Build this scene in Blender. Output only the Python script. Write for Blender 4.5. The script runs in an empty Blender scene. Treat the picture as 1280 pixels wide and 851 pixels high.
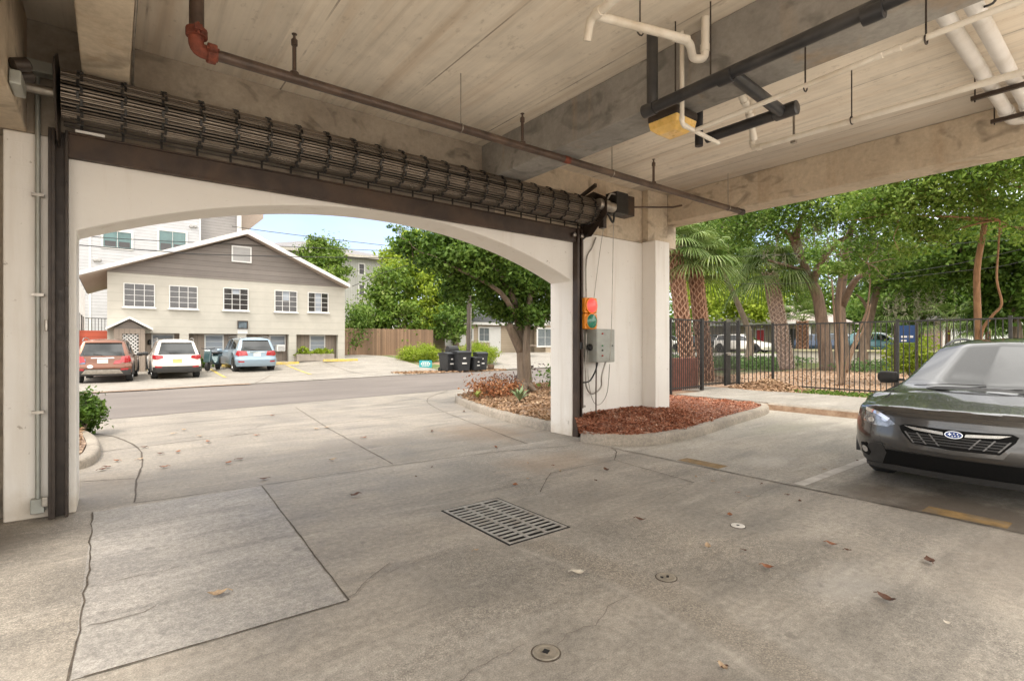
import bpy, bmesh, math, random
import numpy as np
from mathutils import Vector, Matrix
random.seed(7); rng = np.random.default_rng(11)
S = bpy.context.scene; COL = S.collection
R = math.radians; PI = math.pi

# ------------------------------------------------------------------ survey helpers
FP, PX0, HY, CH = 647.0, 640.0, 429.0, 1.5           # focal length, centre and horizon of the survey, eye height
_n = math.hypot(.6115, .7912); CA, SA = .6115/_n, .7912/_n
def ray(px, py):
    a = (px-PX0)/FP
    return Vector((CA+SA*a, SA-CA*a, (HY-py)/FP))
def AT(px, py, t):
    r = ray(px, py); return Vector((r.x*t, r.y*t, CH+r.z*t))
def atY(px, py, Y):
    r = ray(px, py); return AT(px, py, Y/r.y)
def atX(px, py, X):
    r = ray(px, py); return AT(px, py, X/r.x)
def G(px, py, z=0.0):
    r = ray(px, py); return AT(px, py, (z-CH)/r.z)
def sst(a, b, x):
    t = min(1, max(0, (x-a)/(b-a))); return t*t*(3-2*t)
def gh(x, y):
    a = sst(24, 33, y)*.65*min(1, max(.15, (x+3)/14))
    b = (.12+.53*sst(26, 46, x)) if x > 11.7 else 0
    return max(a, b) if y < 24 else max(a, b if x > 30 else a)

# ------------------------------------------------------------------ mesh builder
class MB:
    def __init__(s): s.v = []; s.f = []; s.m = []; s.k = 0
    def add(s, vs, fs):
        o = len(s.v); s.v += [tuple(p) for p in vs]
        for f in fs: s.f.append([i+o for i in f]); s.m.append(s.k)
        return s
    def box(s, x0, x1, y0, y1, z0, z1):
        return s.add([(x0,y0,z0),(x1,y0,z0),(x1,y1,z0),(x0,y1,z0),(x0,y0,z1),(x1,y0,z1),(x1,y1,z1),(x0,y1,z1)],
              [(0,3,2,1),(4,5,6,7),(0,1,5,4),(1,2,6,5),(2,3,7,6),(3,0,4,7)])
    def obox(s, c, size, rot=None):
        hx, hy, hz = [q/2 for q in size]; M = rot.to_matrix() if hasattr(rot, 'to_matrix') else (Matrix.Rotation(rot or 0, 3, 'Z') if not isinstance(rot, Matrix) else rot)
        vs = [Vector(c)+M@Vector(q) for q in [(-hx,-hy,-hz),(hx,-hy,-hz),(hx,hy,-hz),(-hx,hy,-hz),(-hx,-hy,hz),(hx,-hy,hz),(hx,hy,hz),(-hx,hy,hz)]]
        return s.add(vs, [(0,3,2,1),(4,5,6,7),(0,1,5,4),(1,2,6,5),(2,3,7,6),(3,0,4,7)])
    def tube(s, pts, r, n=8, caps=True, closed=False):
        pts = [Vector(p) for p in pts]; m = len(pts)
        rs = r if hasattr(r, '__len__') else [r]*m
        vs = []; up = None
        for i, p in enumerate(pts):
            a = pts[i-1] if (i > 0 or closed) else p; b = pts[(i+1) % m] if (i < m-1 or closed) else p
            d = (b-a); d = d.normalized() if d.length > 1e-9 else Vector((0,0,1))
            if up is None:
                up = Vector((0,0,1)) if abs(d.z) < .9 else Vector((1,0,0))
            u = (up-d*up.dot(d)); u = u.normalized() if u.length > 1e-6 else d.orthogonal().normalized()
            w = d.cross(u); up = u
            for k in range(n):
                an = 2*PI*k/n; vs.append(p+(u*math.cos(an)+w*math.sin(an))*rs[i])
        fs = []
        for i in range(m if closed else m-1):
            j = (i+1) % m
            for k in range(n):
                fs.append((i*n+k, i*n+(k+1) % n, j*n+(k+1) % n, j*n+k))
        if caps and not closed:
            fs.append(list(range(n))[::-1]); fs.append([(m-1)*n+k for k in range(n)])
        return s.add(vs, fs)
    def prism(s, poly, axis, a, b):
        f = {'x': lambda p, q: (q, p[0], p[1]), 'y': lambda p, q: (p[0], q, p[1]), 'z': lambda p, q: (p[0], p[1], q)}[axis]
        n = len(poly); vs = [f(p, a) for p in poly]+[f(p, b) for p in poly]
        fs = [list(range(n)), [n+i for i in range(n)][::-1]]+[(i, n+i, n+(i+1) % n, (i+1) % n) for i in range(n)]
        return s.add(vs, fs)
    def disc(s, c, r, n=24, z=None, axis=Vector((0,0,1)), ring=None):
        c = Vector(c); ax = Vector(axis).normalized(); u = ax.orthogonal().normalized(); w = ax.cross(u)
        if ring is None:
            return s.add([c+(u*math.cos(2*PI*k/n)+w*math.sin(2*PI*k/n))*r for k in range(n)], [list(range(n))])
        vs = [c+(u*math.cos(2*PI*k/n)+w*math.sin(2*PI*k/n))*q for q in (ring, r) for k in range(n)]
        return s.add(vs, [(k, (k+1) % n, n+(k+1) % n, n+k) for k in range(n)])
    def lathe(s, c, prof, n=20, axis=(0,0,1)):
        c = Vector(c); ax = Vector(axis).normalized(); u = ax.orthogonal().normalized(); w = ax.cross(u); vs = []
        for r, h in prof:
            for k in range(n):
                vs.append(c+ax*h+(u*math.cos(2*PI*k/n)+w*math.sin(2*PI*k/n))*r)
        m = len(prof); fs = [(i*n+k, i*n+(k+1) % n, (i+1)*n+(k+1) % n, (i+1)*n+k) for i in range(m-1) for k in range(n)]
        fs.append(list(range(n))[::-1]); fs.append([(m-1)*n+k for k in range(n)])
        return s.add(vs, fs)

def origin(o):
    p = Vector((0,0,0))
    while o: p = p+o.location; o = o.parent
    return p
def finish(name, me, mats, parent=None, smooth=None, bevel=0, local=False):
    if not isinstance(mats, (list, tuple)): mats = [mats]
    for m in mats: me.materials.append(m)
    if smooth is not None:
        me.polygons.foreach_set('use_smooth', [True]*len(me.polygons))
        if smooth < 180: me.set_sharp_from_angle(angle=R(smooth))
    o = bpy.data.objects.new(name, me); COL.objects.link(o)
    if parent:
        if not local: me.transform(Matrix.Translation(-origin(parent)))
        o.parent = parent
    if bevel:
        b = o.modifiers.new('edge', 'BEVEL'); b.width = bevel; b.segments = 2; b.limit_method = 'ANGLE'; b.angle_limit = R(40)
    return o
def build(name, mb, mats, parent=None, smooth=None, bevel=0, local=False, fix=True):
    me = bpy.data.meshes.new(name); me.from_pydata(mb.v, [], mb.f)
    me.polygons.foreach_set('material_index', mb.m)
    if fix:
        bm = bmesh.new(); bm.from_mesh(me); bmesh.ops.recalc_face_normals(bm, faces=bm.faces); bm.to_mesh(me); bm.free()
    me.update()
    return finish(name, me, mats, parent, smooth, bevel, local)
def tag(o, label=None, cat=None, group=None, kind=None):
    if label: o['label'] = label
    if cat: o['category'] = cat
    if group: o['group'] = group
    if kind: o['kind'] = kind
    return o
def thing(name, label, cat, loc=(0,0,0), group=None, rz=0):
    o = bpy.data.objects.new(name, None); COL.objects.link(o); o.location = loc; o.rotation_euler.z = rz
    o.empty_display_size = .2
    return tag(o, label, cat, group)
def struct(name, mb, m, **k): return tag(build(name, mb, m, **k), kind='structure')
def dup(o, loc=None, rz=None, label=None, parent=None):
    c = o.copy(); COL.objects.link(c); c.parent = parent
    if loc is not None: c.location = loc
    if rz is not None: c.rotation_euler.z = rz
    if label: c['label'] = label
    for ch in list(o.children): dup(ch, parent=c)
    return c

# ------------------------------------------------------------------ materials
class NT:
    def __init__(s, name):
        s.m = bpy.data.materials.new(name); s.m.use_nodes = True; s.t = s.m.node_tree; s.n = s.t.nodes
        s.b = s.n['Principled BSDF']; s.out = s.n['Material Output']; s.tc = s.n.new('ShaderNodeTexCoord')
    def new(s, typ, **k):
        q = s.n.new(typ)
        for a, b in k.items(): setattr(q, a, b)
        return q
    def lk(s, a, b): s.t.links.new(a, b)
    def vec(s, scale=(1,1,1), rot=(0,0,0), loc=(0,0,0)):
        q = s.new('ShaderNodeMapping'); q.inputs['Scale'].default_value = scale; q.inputs['Rotation'].default_value = rot; q.inputs['Location'].default_value = loc
        s.lk(s.tc.outputs['Object'], q.inputs['Vector']); return q.outputs['Vector']
    def noise(s, scale, detail=4, rough=.55, v=None, dist=0):
        q = s.new('ShaderNodeTexNoise'); q.inputs['Scale'].default_value = scale; q.inputs['Detail'].default_value = detail
        q.inputs['Roughness'].default_value = rough; q.inputs['Distortion'].default_value = dist
        s.lk(v or s.tc.outputs['Object'], q.inputs['Vector']); return q.outputs['Fac']
    def ramp(s, fac, stops):
        q = s.new('ShaderNodeValToRGB'); e = q.color_ramp.elements
        while len(e) < len(stops): e.new(.5)
        for i, (p, c) in enumerate(stops):
            e[i].position = p; e[i].color = (c[0], c[1], c[2], 1) if hasattr(c, '__len__') else (c, c, c, 1)
        s.lk(fac, q.inputs['Fac']); return q.outputs['Color']
    def mix(s, fac, a, b, mode='MIX'):
        q = s.new('ShaderNodeMix', data_type='RGBA', blend_type=mode)
        for i, x in ((0, fac), (6, a), (7, b)):
            if hasattr(x, 'is_output'): s.lk(x, q.inputs[i])
            elif i == 0: q.inputs[0].default_value = x
            else: q.inputs[i].default_value = (*x, 1) if hasattr(x, '__len__') else (x, x, x, 1)
        return q.outputs[2]
    def math(s, op, a, b=None, c=None):
        q = s.new('ShaderNodeMath', operation=op)
        for i, x in enumerate((a, b, c)):
            if x is None: continue
            if hasattr(x, 'is_output'): s.lk(x, q.inputs[i])
            else: q.inputs[i].default_value = x
        return q.outputs[0]
    def sep(s, v=None):
        q = s.new('ShaderNodeSeparateXYZ'); s.lk(v or s.tc.outputs['Object'], q.inputs[0]); return q.outputs
    def bump(s, h, strength=.3, dist=.01):
        q = s.new('ShaderNodeBump'); q.inputs['Strength'].default_value = strength; q.inputs['Distance'].default_value = dist
        s.lk(h, q.inputs['Height']); s.lk(q.outputs['Normal'], s.b.inputs['Normal'])
    def col(s, c):
        if hasattr(c, 'is_output'): s.lk(c, s.b.inputs['Base Color'])
        else: s.b.inputs['Base Color'].default_value = (*c, 1)
    def set(s, **k):
        for a, b in k.items():
            i = s.b.inputs[a.replace('_', ' ')]
            if hasattr(b, 'is_output'): s.lk(b, i)
            else: i.default_value = b
        return s
MATS = {}
def plain(name, c, rough=.6, metal=0, var=.18, scale=6, bump=0, bscale=60, coat=0, spec=.5, dirt=None, dscale=1.5):
    if name in MATS: return MATS[name]
    t = NT(name); f = t.noise(scale, 5, .6)
    lo = tuple(q*(1-var) for q in c); hi = tuple(min(1, q*(1+var)) for q in c)
    k = t.ramp(f, [(.3, lo), (.7, hi)])
    if dirt:
        g = t.noise(dscale, 6, .65, dist=.4); k = t.mix(t.ramp(g, [(.48, 0), (.72, 1)]), k, dirt)
    t.col(k)
    t.set(Roughness=t.ramp(t.noise(scale*2.3, 3), [(.3, max(.02, rough-.08)), (.7, min(1, rough+.08))]), Metallic=metal)
    t.b.inputs['Coat Weight'].default_value = coat; t.b.inputs['Coat Roughness'].default_value = .05
    t.b.inputs['Specular IOR Level'].default_value = spec
    if bump: t.bump(t.noise(bscale, 5, .6), bump, .01)
    MATS[name] = t.m; return t.m

def concrete_floor(name, base, warm, agg=1.0, dark=.6, spots=(), track=False, con=1.0):
    t = NT(name)
    big = t.noise(.35, 6, .6, dist=.6); mid = t.noise(1.3, 8, .65, dist=.3); fine = t.noise(22, 6, .7); gr = t.noise(130, 3, .8)
    c = t.mix(t.ramp(big, [(.35, 0), (.65, 1)]), base, warm)
    c = t.mix(t.ramp(mid, [(.35, .5), (.62, 0)]), c, tuple(q*dark for q in base))
    # tyre scuffs, stretched along the lane
    sc = t.noise(1.0, 8, .7, t.vec((.55, 3.2, 1), (0, 0, R(-20))), .3)
    c = t.mix(t.math('MULTIPLY', t.ramp(sc, [(.51, 0), (.68, 1)]), .62), c, tuple(q*.55 for q in base))
    sc2 = t.noise(1.0, 6, .7, t.vec((.5, 2.6, 1), (0, 0, R(8)), (4, 2, 0)), .2)
    c = t.mix(t.math('MULTIPLY', t.ramp(sc2, [(.52, 0), (.70, 1)]), .55), c, tuple(min(1, q*1.5) for q in base))
    # exposed aggregate areas
    am = t.ramp(t.noise(.55, 4, .5, t.vec((1,1,1), loc=(3.1, 1.7, 0)), .5), [(.47, 0), (.6, 1)])
    vo = t.new('ShaderNodeTexVoronoi'); vo.inputs['Scale'].default_value = 150; t.lk(t.tc.outputs['Object'], vo.inputs['Vector'])
    st = t.ramp(t.sep(vo.outputs['Color'])[0], [(0, .45), (.55, .85), (1, 1.55)])
    c = t.mix(t.math('MULTIPLY', am, .6*agg), c, t.mix(1, c, st, 'MULTIPLY'))
    c = t.mix(.75, c, t.mix(1, c, t.ramp(fine, [(.3, .62), (.7, 1.3)]), 'MULTIPLY'))
    c = t.mix(.85, c, t.mix(1, c, t.ramp(gr, [(.32, .55), (.68, 1.42)]), 'MULTIPLY'))
    x, y, z = t.sep()
    for (sx, sy, rx, ry, am_, cc) in spots:              # old oil and damp stains, plus shade painted by the parked car
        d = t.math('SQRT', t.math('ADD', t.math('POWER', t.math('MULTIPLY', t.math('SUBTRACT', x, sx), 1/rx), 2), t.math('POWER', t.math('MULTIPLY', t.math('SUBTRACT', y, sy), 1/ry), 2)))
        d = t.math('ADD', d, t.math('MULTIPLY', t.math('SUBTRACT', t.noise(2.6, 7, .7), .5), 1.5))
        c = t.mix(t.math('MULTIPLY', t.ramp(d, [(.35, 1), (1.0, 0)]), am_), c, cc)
    if track:                                            # coarse cut strip leading to the drain
        cxn = t.math('SUBTRACT', 2.62, t.math('MULTIPLY', t.math('POWER', t.math('SUBTRACT', y, 2.15), 2), .14))
        q = t.math('ADD', t.math('ABSOLUTE', t.math('SUBTRACT', x, cxn)), t.math('MULTIPLY', t.math('SUBTRACT', t.noise(5, 5, .7), .5), .12))
        on = t.math('MULTIPLY', t.math('LESS_THAN', y, 3.0), t.math('GREATER_THAN', y, -.5))
        c = t.mix(t.math('MULTIPLY', t.math('MULTIPLY', t.ramp(q, [(.07, 1), (.17, 0)]), on), .6), c, t.mix(1, (.27,.232,.185), st, 'MULTIPLY'))
        e1 = t.ramp(t.math('ABSOLUTE', t.math('SUBTRACT', t.math('SUBTRACT', cxn, x), .17)), [(.0, 1), (.035, 0)])
        c = t.mix(t.math('MULTIPLY', t.math('MULTIPLY', e1, on), t.ramp(t.noise(4, 4), [(.42, 0), (.62, .32)])), c, (.52,.46,.39))
    # dark spots
    sp = t.noise(7, 3, .5, t.vec((1, 1, 1), loc=(9, 4, 1)))
    c = t.mix(t.math('MULTIPLY', t.ramp(sp, [(.66, 0), (.74, 1)]), .5), c, tuple(q*.45 for q in base))
    t.col(c); t.set(Roughness=t.ramp(mid, [(.3, .55), (.7, .8)]))
    t.bump(t.math('ADD', t.math('MULTIPLY', fine, .6), t.math('MULTIPLY', gr, t.math('ADD', .25, am))), .35, .006)
    return t.m
M_FLOOR = concrete_floor('garage_concrete', (.305,.276,.236), (.375,.328,.268), 1.0, .46, [(4.4,4.9,.9,.6,.35,(.34,.235,.15)), (5.2,.6,1.3,.5,.5,(.17,.14,.11)), (-1,5.4,.9,.5,.6,(.16,.135,.11)), (.6,1.5,.4,.22,.4,(.16,.135,.11)), (1.9,1.3,.35,.2,.35,(.15,.12,.1)), (3.6,1.3,.5,.25,.3,(.5,.47,.43))], True)
M_PATCH = concrete_floor('patch_concrete', (.345,.32,.288), (.41,.38,.34), .35, .48)
M_STALL = concrete_floor('stall_concrete', (.315,.288,.245), (.385,.345,.288), .4, .55, [(6.0,1.15,.95,1.35,.92,(.085,.068,.052)), (6.0,1.9,.4,.3,.6,(.12,.095,.07)), (8,3.9,1.4,.5,.3,(.24,.20,.155)), (6.6,3.2,.5,.3,.3,(.5,.47,.43)), (9.5,4.3,1.5,.4,.35,(.30,.28,.20))])  # first, darkest spot paints the car's shadow together with oil stains
M_DRIVE = concrete_floor('driveway_concrete', (.25,.22,.182), (.31,.272,.222), .4, .56, [(5.0,7.2,1.0,1.2,.45,(.25,.165,.095)), (-.1,7,.5,.8,.4,(.2,.16,.115)), (3,7.5,1.5,.5,.3,(.2,.165,.13))])
M_LOT = concrete_floor('lot_concrete', (.275,.25,.215), (.32,.29,.25), .3, .68)

def ceiling_mat():
    t = NT('board_marked_ceiling'); x, y, z = t.sep()
    pl = t.math('FLOOR', t.math('MULTIPLY', t.math('ADD', t.math('ADD', x, .13), t.math('MULTIPLY', t.noise(1, 2, .5, t.vec((.4, .1, 1))), .5)), 1/1.22))
    wn = t.new('ShaderNodeTexWhiteNoise', noise_dimensions='1D'); t.lk(pl, wn.inputs['W'])
    c = t.ramp(wn.outputs['Value'], [(0, (.56,.50,.42)), (.12, (.78,.70,.585)), (1, (.84,.76,.64))])
    st = t.noise(1, 7, .65, t.vec((13, .5, 1)), .25)
    c = t.mix(.45, c, t.mix(1, c, t.ramp(st, [(.3, .6), (.5, 1), (.72, 1.15)]), 'MULTIPLY'))
    bl = t.noise(.7, 6, .65, None, .4); c = t.mix(.8, c, t.mix(1, c, t.ramp(bl, [(.3, .74), (.55, 1), (.75, 1.1)]), 'MULTIPLY'))
    ru = t.noise(1, 6, .6, t.vec((5, .35, 1), loc=(2, 5, 0)), .3)
    c = t.mix(t.math('MULTIPLY', t.ramp(ru, [(.52, 0), (.7, 1)]), .4), c, (.52,.38,.25))
    sp = t.noise(9, 5, .7, t.vec((1.5, .8, 1)))
    c = t.mix(t.math('MULTIPLY', t.ramp(sp, [(.58, 0), (.72, 1)]), .45), c, (.33,.27,.21))
    fr = t.math('FRACT', t.math('MULTIPLY', t.math('ADD', x, .13), 1/1.22))
    seam = t.math('LESS_THAN', t.math('ABSOLUTE', t.math('SUBTRACT', fr, .5)), .4935)
    c = t.mix(seam, t.mix(t.ramp(t.noise(2, 3), [(.4, .1), (.6, .75)]), c, (.2,.16,.12)), c)
    t.col(c); t.set(Roughness=.85); t.bump(t.math('ADD', st, t.math('MULTIPLY', seam, .6)), .3, .012); return t.m
M_CEIL = ceiling_mat()
def beam_mat(name, a, b, stain):
    t = NT(name)
    c = t.ramp(t.noise(.9, 7, .62, dist=.5), [(.3, a), (.7, b)])
    sm = t.noise(1, 3, .5, t.vec((2.0, 2.0, 3.4), (.5, .3, .9)), 1.2)
    c = t.mix(t.math('MULTIPLY', t.ramp(sm, [(.56, 0), (.70, 1)]), .62), c, tuple(q*.40 for q in a))
    ru = t.noise(1, 5, .6, t.vec((2.2, 2.2, .35)), .4)
    c = t.mix(t.math('MULTIPLY', t.ramp(ru, [(.56, 0), (.72, 1)]), .55), c, stain)
    c = t.mix(.6, c, t.mix(1, c, t.ramp(t.noise(18, 6, .7), [(.3, .75), (.7, 1.2)]), 'MULTIPLY'))
    t.col(c); t.set(Roughness=.85); t.bump(t.noise(30, 6, .65), .3, .008); return t.m
M_BEAM = beam_mat('grey_beam_concrete', (.22,.208,.19), (.37,.352,.32), (.36,.25,.15))
M_BEAMW = beam_mat('warm_beam_concrete', (.44,.36,.265), (.62,.525,.40), (.36,.25,.15))
M_BEAMD = beam_mat('dark_beam_concrete', (.23,.195,.155), (.40,.345,.275), (.2,.15,.1))
def wall_mat(name, c, streak):
    t = NT(name); k = t.ramp(t.noise(1.2, 6, .6), [(.3, tuple(q*.93 for q in c)), (.7, c)])
    x, y, z = t.sep()
    s1 = t.noise(1, 5, .6, t.vec((6, 6, .5)), .2)
    k = t.mix(t.math('MULTIPLY', t.ramp(s1, [(.55, 0), (.78, 1)]), .35), k, streak)
    low = t.ramp(t.math('ADD', t.math('MULTIPLY', z, 1.6), t.noise(5, 5, .6)), [(.5, 1), (1.25, 0)])
    k = t.mix(t.math('MULTIPLY', low, .6), k, streak)
    pk = t.noise(11, 5, .75); k = t.mix(t.ramp(pk, [(.655, 0), (.70, .7)]), k, tuple(q*.6 for q in streak))
    br = t.new('ShaderNodeTexBrick'); br.inputs['Scale'].default_value = 1; br.inputs['Brick Width'].default_value = .4; br.inputs['Row Height'].default_value = .2; br.inputs['Mortar Size'].default_value = .006
    br.inputs['Color1'].default_value = (1,1,1,1); br.inputs['Color2'].default_value = (.97,.97,.97,1); br.inputs['Mortar'].default_value = (.0,.0,.0,1)
    t.lk(t.vec((1,1,1), (R(90), 0, 0)), br.inputs['Vector'])
    t.col(k); t.set(Roughness=.7); t.bump(t.math('ADD', t.noise(40, 6, .7), t.math('MULTIPLY', t.sep(br.outputs['Color'])[0], .5)), .28, .006); return t.m
M_WHITE = wall_mat('white_painted_masonry', (.80,.765,.71), (.50,.42,.32))

def mulch_mat(name, a, b, c2):
    t = NT(name); v = t.new('ShaderNodeTexVoronoi'); v.inputs['Scale'].default_value = 26; t.lk(t.noise and t.tc.outputs['Object'], v.inputs['Vector'])
    q = t.sep(v.outputs['Color'])[0]; c = t.ramp(q, [(0, a), (.5, b), (1, c2)])
    c = t.mix(.6, c, t.mix(1, c, t.ramp(t.noise(2.5, 6, .7), [(.3, .6), (.7, 1.3)]), 'MULTIPLY'))
    t.col(c); t.set(Roughness=.95); t.bump(t.math('ADD', v.outputs['Distance'], t.noise(60, 4)), .8, .03); return t.m
M_MULCH = mulch_mat('red_mulch', (.10,.042,.028), (.24,.09,.052), (.38,.21,.14))
M_LITTER = mulch_mat('brown_leaf_litter', (.12,.075,.05), (.26,.17,.11), (.42,.30,.21))
def asphalt():
    t = NT('worn_asphalt'); c = t.ramp(t.noise(.8, 7, .65, t.vec((.3, 1, 1))), [(.3, (.11,.093,.082)), (.7, (.175,.15,.132))])
    c = t.mix(.5, c, t.mix(1, c, t.ramp(t.noise(70, 4, .8), [(.3, .6), (.7, 1.4)]), 'MULTIPLY'))
    t.col(c); t.set(Roughness=.85); t.bump(t.noise(90, 4, .7), .3, .008); return t.m
M_ASPH = asphalt()
def ground_mat():
    t = NT('dirt_and_grass'); f = t.noise(.5, 7, .65, dist=.5)
    d = t.ramp(t.noise(6, 8, .75), [(.3, (.20,.12,.075)), (.5, (.31,.205,.135)), (.7, (.44,.32,.22))])
    g = t.ramp(t.noise(7, 7, .7), [(.3, (.035,.07,.012)), (.7, (.11,.16,.04))])
    x, y, z = t.sep()
    far = t.ramp(t.math('MULTIPLY', t.math('ADD', x, t.math('MULTIPLY', f, 12)), .01), [(.33, 0), (.37, 1)])
    back = t.ramp(t.math('MULTIPLY', y, .01), [(.12, 0), (.15, 1)])
    k = t.math('MAXIMUM', t.math('MULTIPLY', far, .8), t.math('MULTIPLY', back, t.ramp(f, [(.42, 0), (.56, 1)])))
    t.col(t.mix(k, d, g)); t.set(Roughness=.95); t.bump(t.noise(35, 6, .75), .7, .03); return t.m
M_GROUND = ground_mat()

def leaf_mat(name, cols, trans=.35, rough=.5, clump=.9):
    t = NT(name); gi = t.new('ShaderNodeNewGeometry')
    n = t.noise(clump, 3, .6); r = gi.outputs['Random Per Island']
    f = t.math('ADD', t.math('MULTIPLY', r, .55), t.math('MULTIPLY', t.ramp(n, [(.32, 0), (.68, 1)]), .45))
    c = t.ramp(f, [(i/(len(cols)-1), q) for i, q in enumerate(cols)])
    t.col(c); t.set(Roughness=rough); t.b.inputs['Specular IOR Level'].default_value = .16
    tr = t.new('ShaderNodeBsdfTranslucent'); t.lk(t.mix(1, c, (.95,1.0,.6), 'MULTIPLY'), tr.inputs['Color'])
    mx = t.new('ShaderNodeMixShader'); mx.inputs[0].default_value = trans
    t.lk(t.b.outputs[0], mx.inputs[1]); t.lk(tr.outputs[0], mx.inputs[2]); t.lk(mx.outputs[0], t.out.inputs[0]); return t.m
L_OAK = leaf_mat('oak_leaves', [(.03,.065,.012), (.08,.15,.026), (.15,.235,.045), (.28,.34,.13)], .42)
L_BRIGHT = leaf_mat('bright_leaves', [(.04,.085,.014), (.105,.18,.028), (.20,.29,.055), (.37,.43,.15)], .42)
L_LIME = leaf_mat('lime_leaves', [(.12,.17,.02), (.22,.30,.03), (.34,.42,.05), (.44,.48,.10)], .45)
L_DARK = leaf_mat('dark_leaves', [(.025,.055,.010), (.06,.115,.018), (.11,.185,.032), (.19,.26,.06)], .38)
L_PALM = leaf_mat('palm_fronds', [(.05,.095,.02), (.10,.16,.04), (.19,.25,.09), (.34,.38,.20)], .3)
L_MOSS = leaf_mat('grey_moss', [(.16,.15,.10), (.25,.24,.17), (.33,.32,.24)], .3)
L_RED = leaf_mat('dry_red_leaves', [(.16,.05,.025), (.30,.11,.05), (.42,.20,.10), (.5,.3,.18)], .2, .7, 3)
L_MULCH = leaf_mat('mulch_chips', [(.10,.037,.022), (.275,.095,.05), (.41,.19,.115), (.63,.47,.36)], .0, .9, 4)
L_LITTER = leaf_mat('litter_leaves', [(.15,.085,.05), (.29,.18,.11), (.42,.28,.18), (.56,.42,.30)], .1, .9, 2)
L_DRY = leaf_mat('dried_brown_leaves', [(.13,.05,.025), (.26,.11,.05), (.42,.25,.13)], .1, .7, 9)
def bark(name, a, b, sc=9):
    t = NT(name); f = t.noise(1, 7, .7, t.vec((sc, sc, sc*.18)), .4)
    t.col(t.ramp(f, [(.3, a), (.7, b)])); t.set(Roughness=.9); t.bump(f, .8, .03); return t.m
B_GREY = bark('grey_brown_bark', (.10,.075,.055), (.27,.205,.15))
B_OAK = bark('oak_bark', (.085,.058,.042), (.25,.175,.125))
B_ORANGE = bark('orange_bark', (.15,.08,.04), (.30,.17,.085))
B_PALM = bark('palm_bark', (.11,.05,.03), (.30,.15,.09), 14)
B_PALMG = bark('palm_bark_grey', (.15,.10,.08), (.36,.28,.23), 14)
B_MYRT = bark('smooth_bark', (.13,.085,.055), (.28,.19,.125), 5)

M_STEEL = plain('brown_steel', (.05,.033,.024), .5, .3, .3, 5, .1, dirt=(.09,.055,.034))
M_RAIL = plain('dark_guide_steel', (.04,.029,.022), .45, .3, .3, 8)
M_GALV = plain('galvanised_steel', (.36,.33,.29), .4, .85, .25, 12)
M_ROD = plain('grille_rods', (.185,.155,.125), .33, .9, .25, 2)
M_DARKM = plain('black_iron', (.028,.026,.024), .5, .3, .3, 14)
M_PIPE = plain('brown_sprinkler_pipe', (.075,.05,.038), .45, .2, .35, 9, dirt=(.15,.10,.07))
M_RUST = plain('rust_red_coupling', (.17,.042,.022), .75, 0, .5, 14, .3)
M_ABS = plain('black_plastic_pipe', (.024,.024,.026), .38, 0, .3, 5, dirt=(.07,.065,.06))
M_PVC = plain('white_plastic_pipe', (.74,.69,.60), .45, 0, .08, 5, dirt=(.55,.47,.36))
M_PVCB = plain('grey_white_plastic_pipe', (.70,.68,.65), .4, 0, .06, 5, dirt=(.52,.48,.42))
M_AMBER = plain('amber_lens', (.85,.56,.17), .3, 0, .15, 8, coat=.4)
M_CAB = plain('grey_cabinet', (.33,.335,.30), .45, .2, .08, 6, dirt=(.25,.24,.2))
M_YEL = plain('signal_yellow', (.72,.25,.015), .45, 0, .12, 14)
M_KERB = concrete_floor('kerb_concrete', (.28,.24,.19), (.36,.31,.25), .3, .45)
M_BLACK = plain('black_rubber', (.018,.018,.018), .6, 0, .2, 20)
M_JOINT = plain('joint_dirt', (.085,.067,.05), .95, 0, .5, 20)
M_CRACK = plain('crack_dirt', (.17,.14,.115), .95, 0, .4, 20)
M_IRON = plain('grate_iron', (.36,.34,.31), .5, .2, .2, 12, .2, dirt=(.25,.21,.17), dscale=5)
M_PIT = plain('pit_dark', (.01,.009,.008), .9)
M_YPAINT = plain('worn_yellow_paint', (.215,.135,.05), .8, 0, .4, 7, dirt=(.17,.135,.095), dscale=6)
M_YLINE = plain('yellow_line_paint', (.50,.36,.08), .7, 0, .2, 5, dirt=(.36,.31,.23), dscale=3)
M_WPAINT = plain('worn_white_paint', (.50,.47,.43), .8, 0, .15, 7, dirt=(.33,.30,.26), dscale=3)

# ------------------------------------------------------------------ vegetation builders
def leaves(name, pos, nrm, size, mat, parent=None, aspect=.55, label=None):
    n = len(pos); pos = np.asarray(pos, float)
    nr = nrm/np.maximum(1e-6, np.linalg.norm(nrm, axis=1, keepdims=True))
    a = rng.normal(size=(n, 3)); u = a-(a*nr).sum(1, keepdims=True)*nr; u /= np.maximum(1e-6, np.linalg.norm(u, axis=1, keepdims=True))
    w = np.cross(nr, u); sz = (size*rng.uniform(.5, 1.55, n))[:, None]
    fold = rng.uniform(-.15, .35, n)[:, None]
    v = np.stack([pos-u*sz*.5, pos+w*sz*aspect*.5+nr*sz*fold*.4-u*sz*.05, pos+u*sz*.5, pos-w*sz*aspect*.5+nr*sz*fold*.4-u*sz*.05], 1).reshape(-1, 3)
    if parent is not None: v = v-np.array(origin(parent))
    me = bpy.data.meshes.new(name); me.vertices.add(4*n); me.vertices.foreach_set('co', v.astype(np.float32).ravel())
    me.loops.add(4*n); me.loops.foreach_set('vertex_index', np.arange(4*n, dtype=np.int32))
    me.polygons.add(n); me.polygons.foreach_set('loop_start', np.arange(0, 4*n, 4, dtype=np.int32))
    try: me.polygons.foreach_set('loop_total', np.full(n, 4, dtype=np.int32))
    except Exception: pass
    me.update(calc_edges=True)
    return finish(name, me, mat, parent, None, 0, True)
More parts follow.
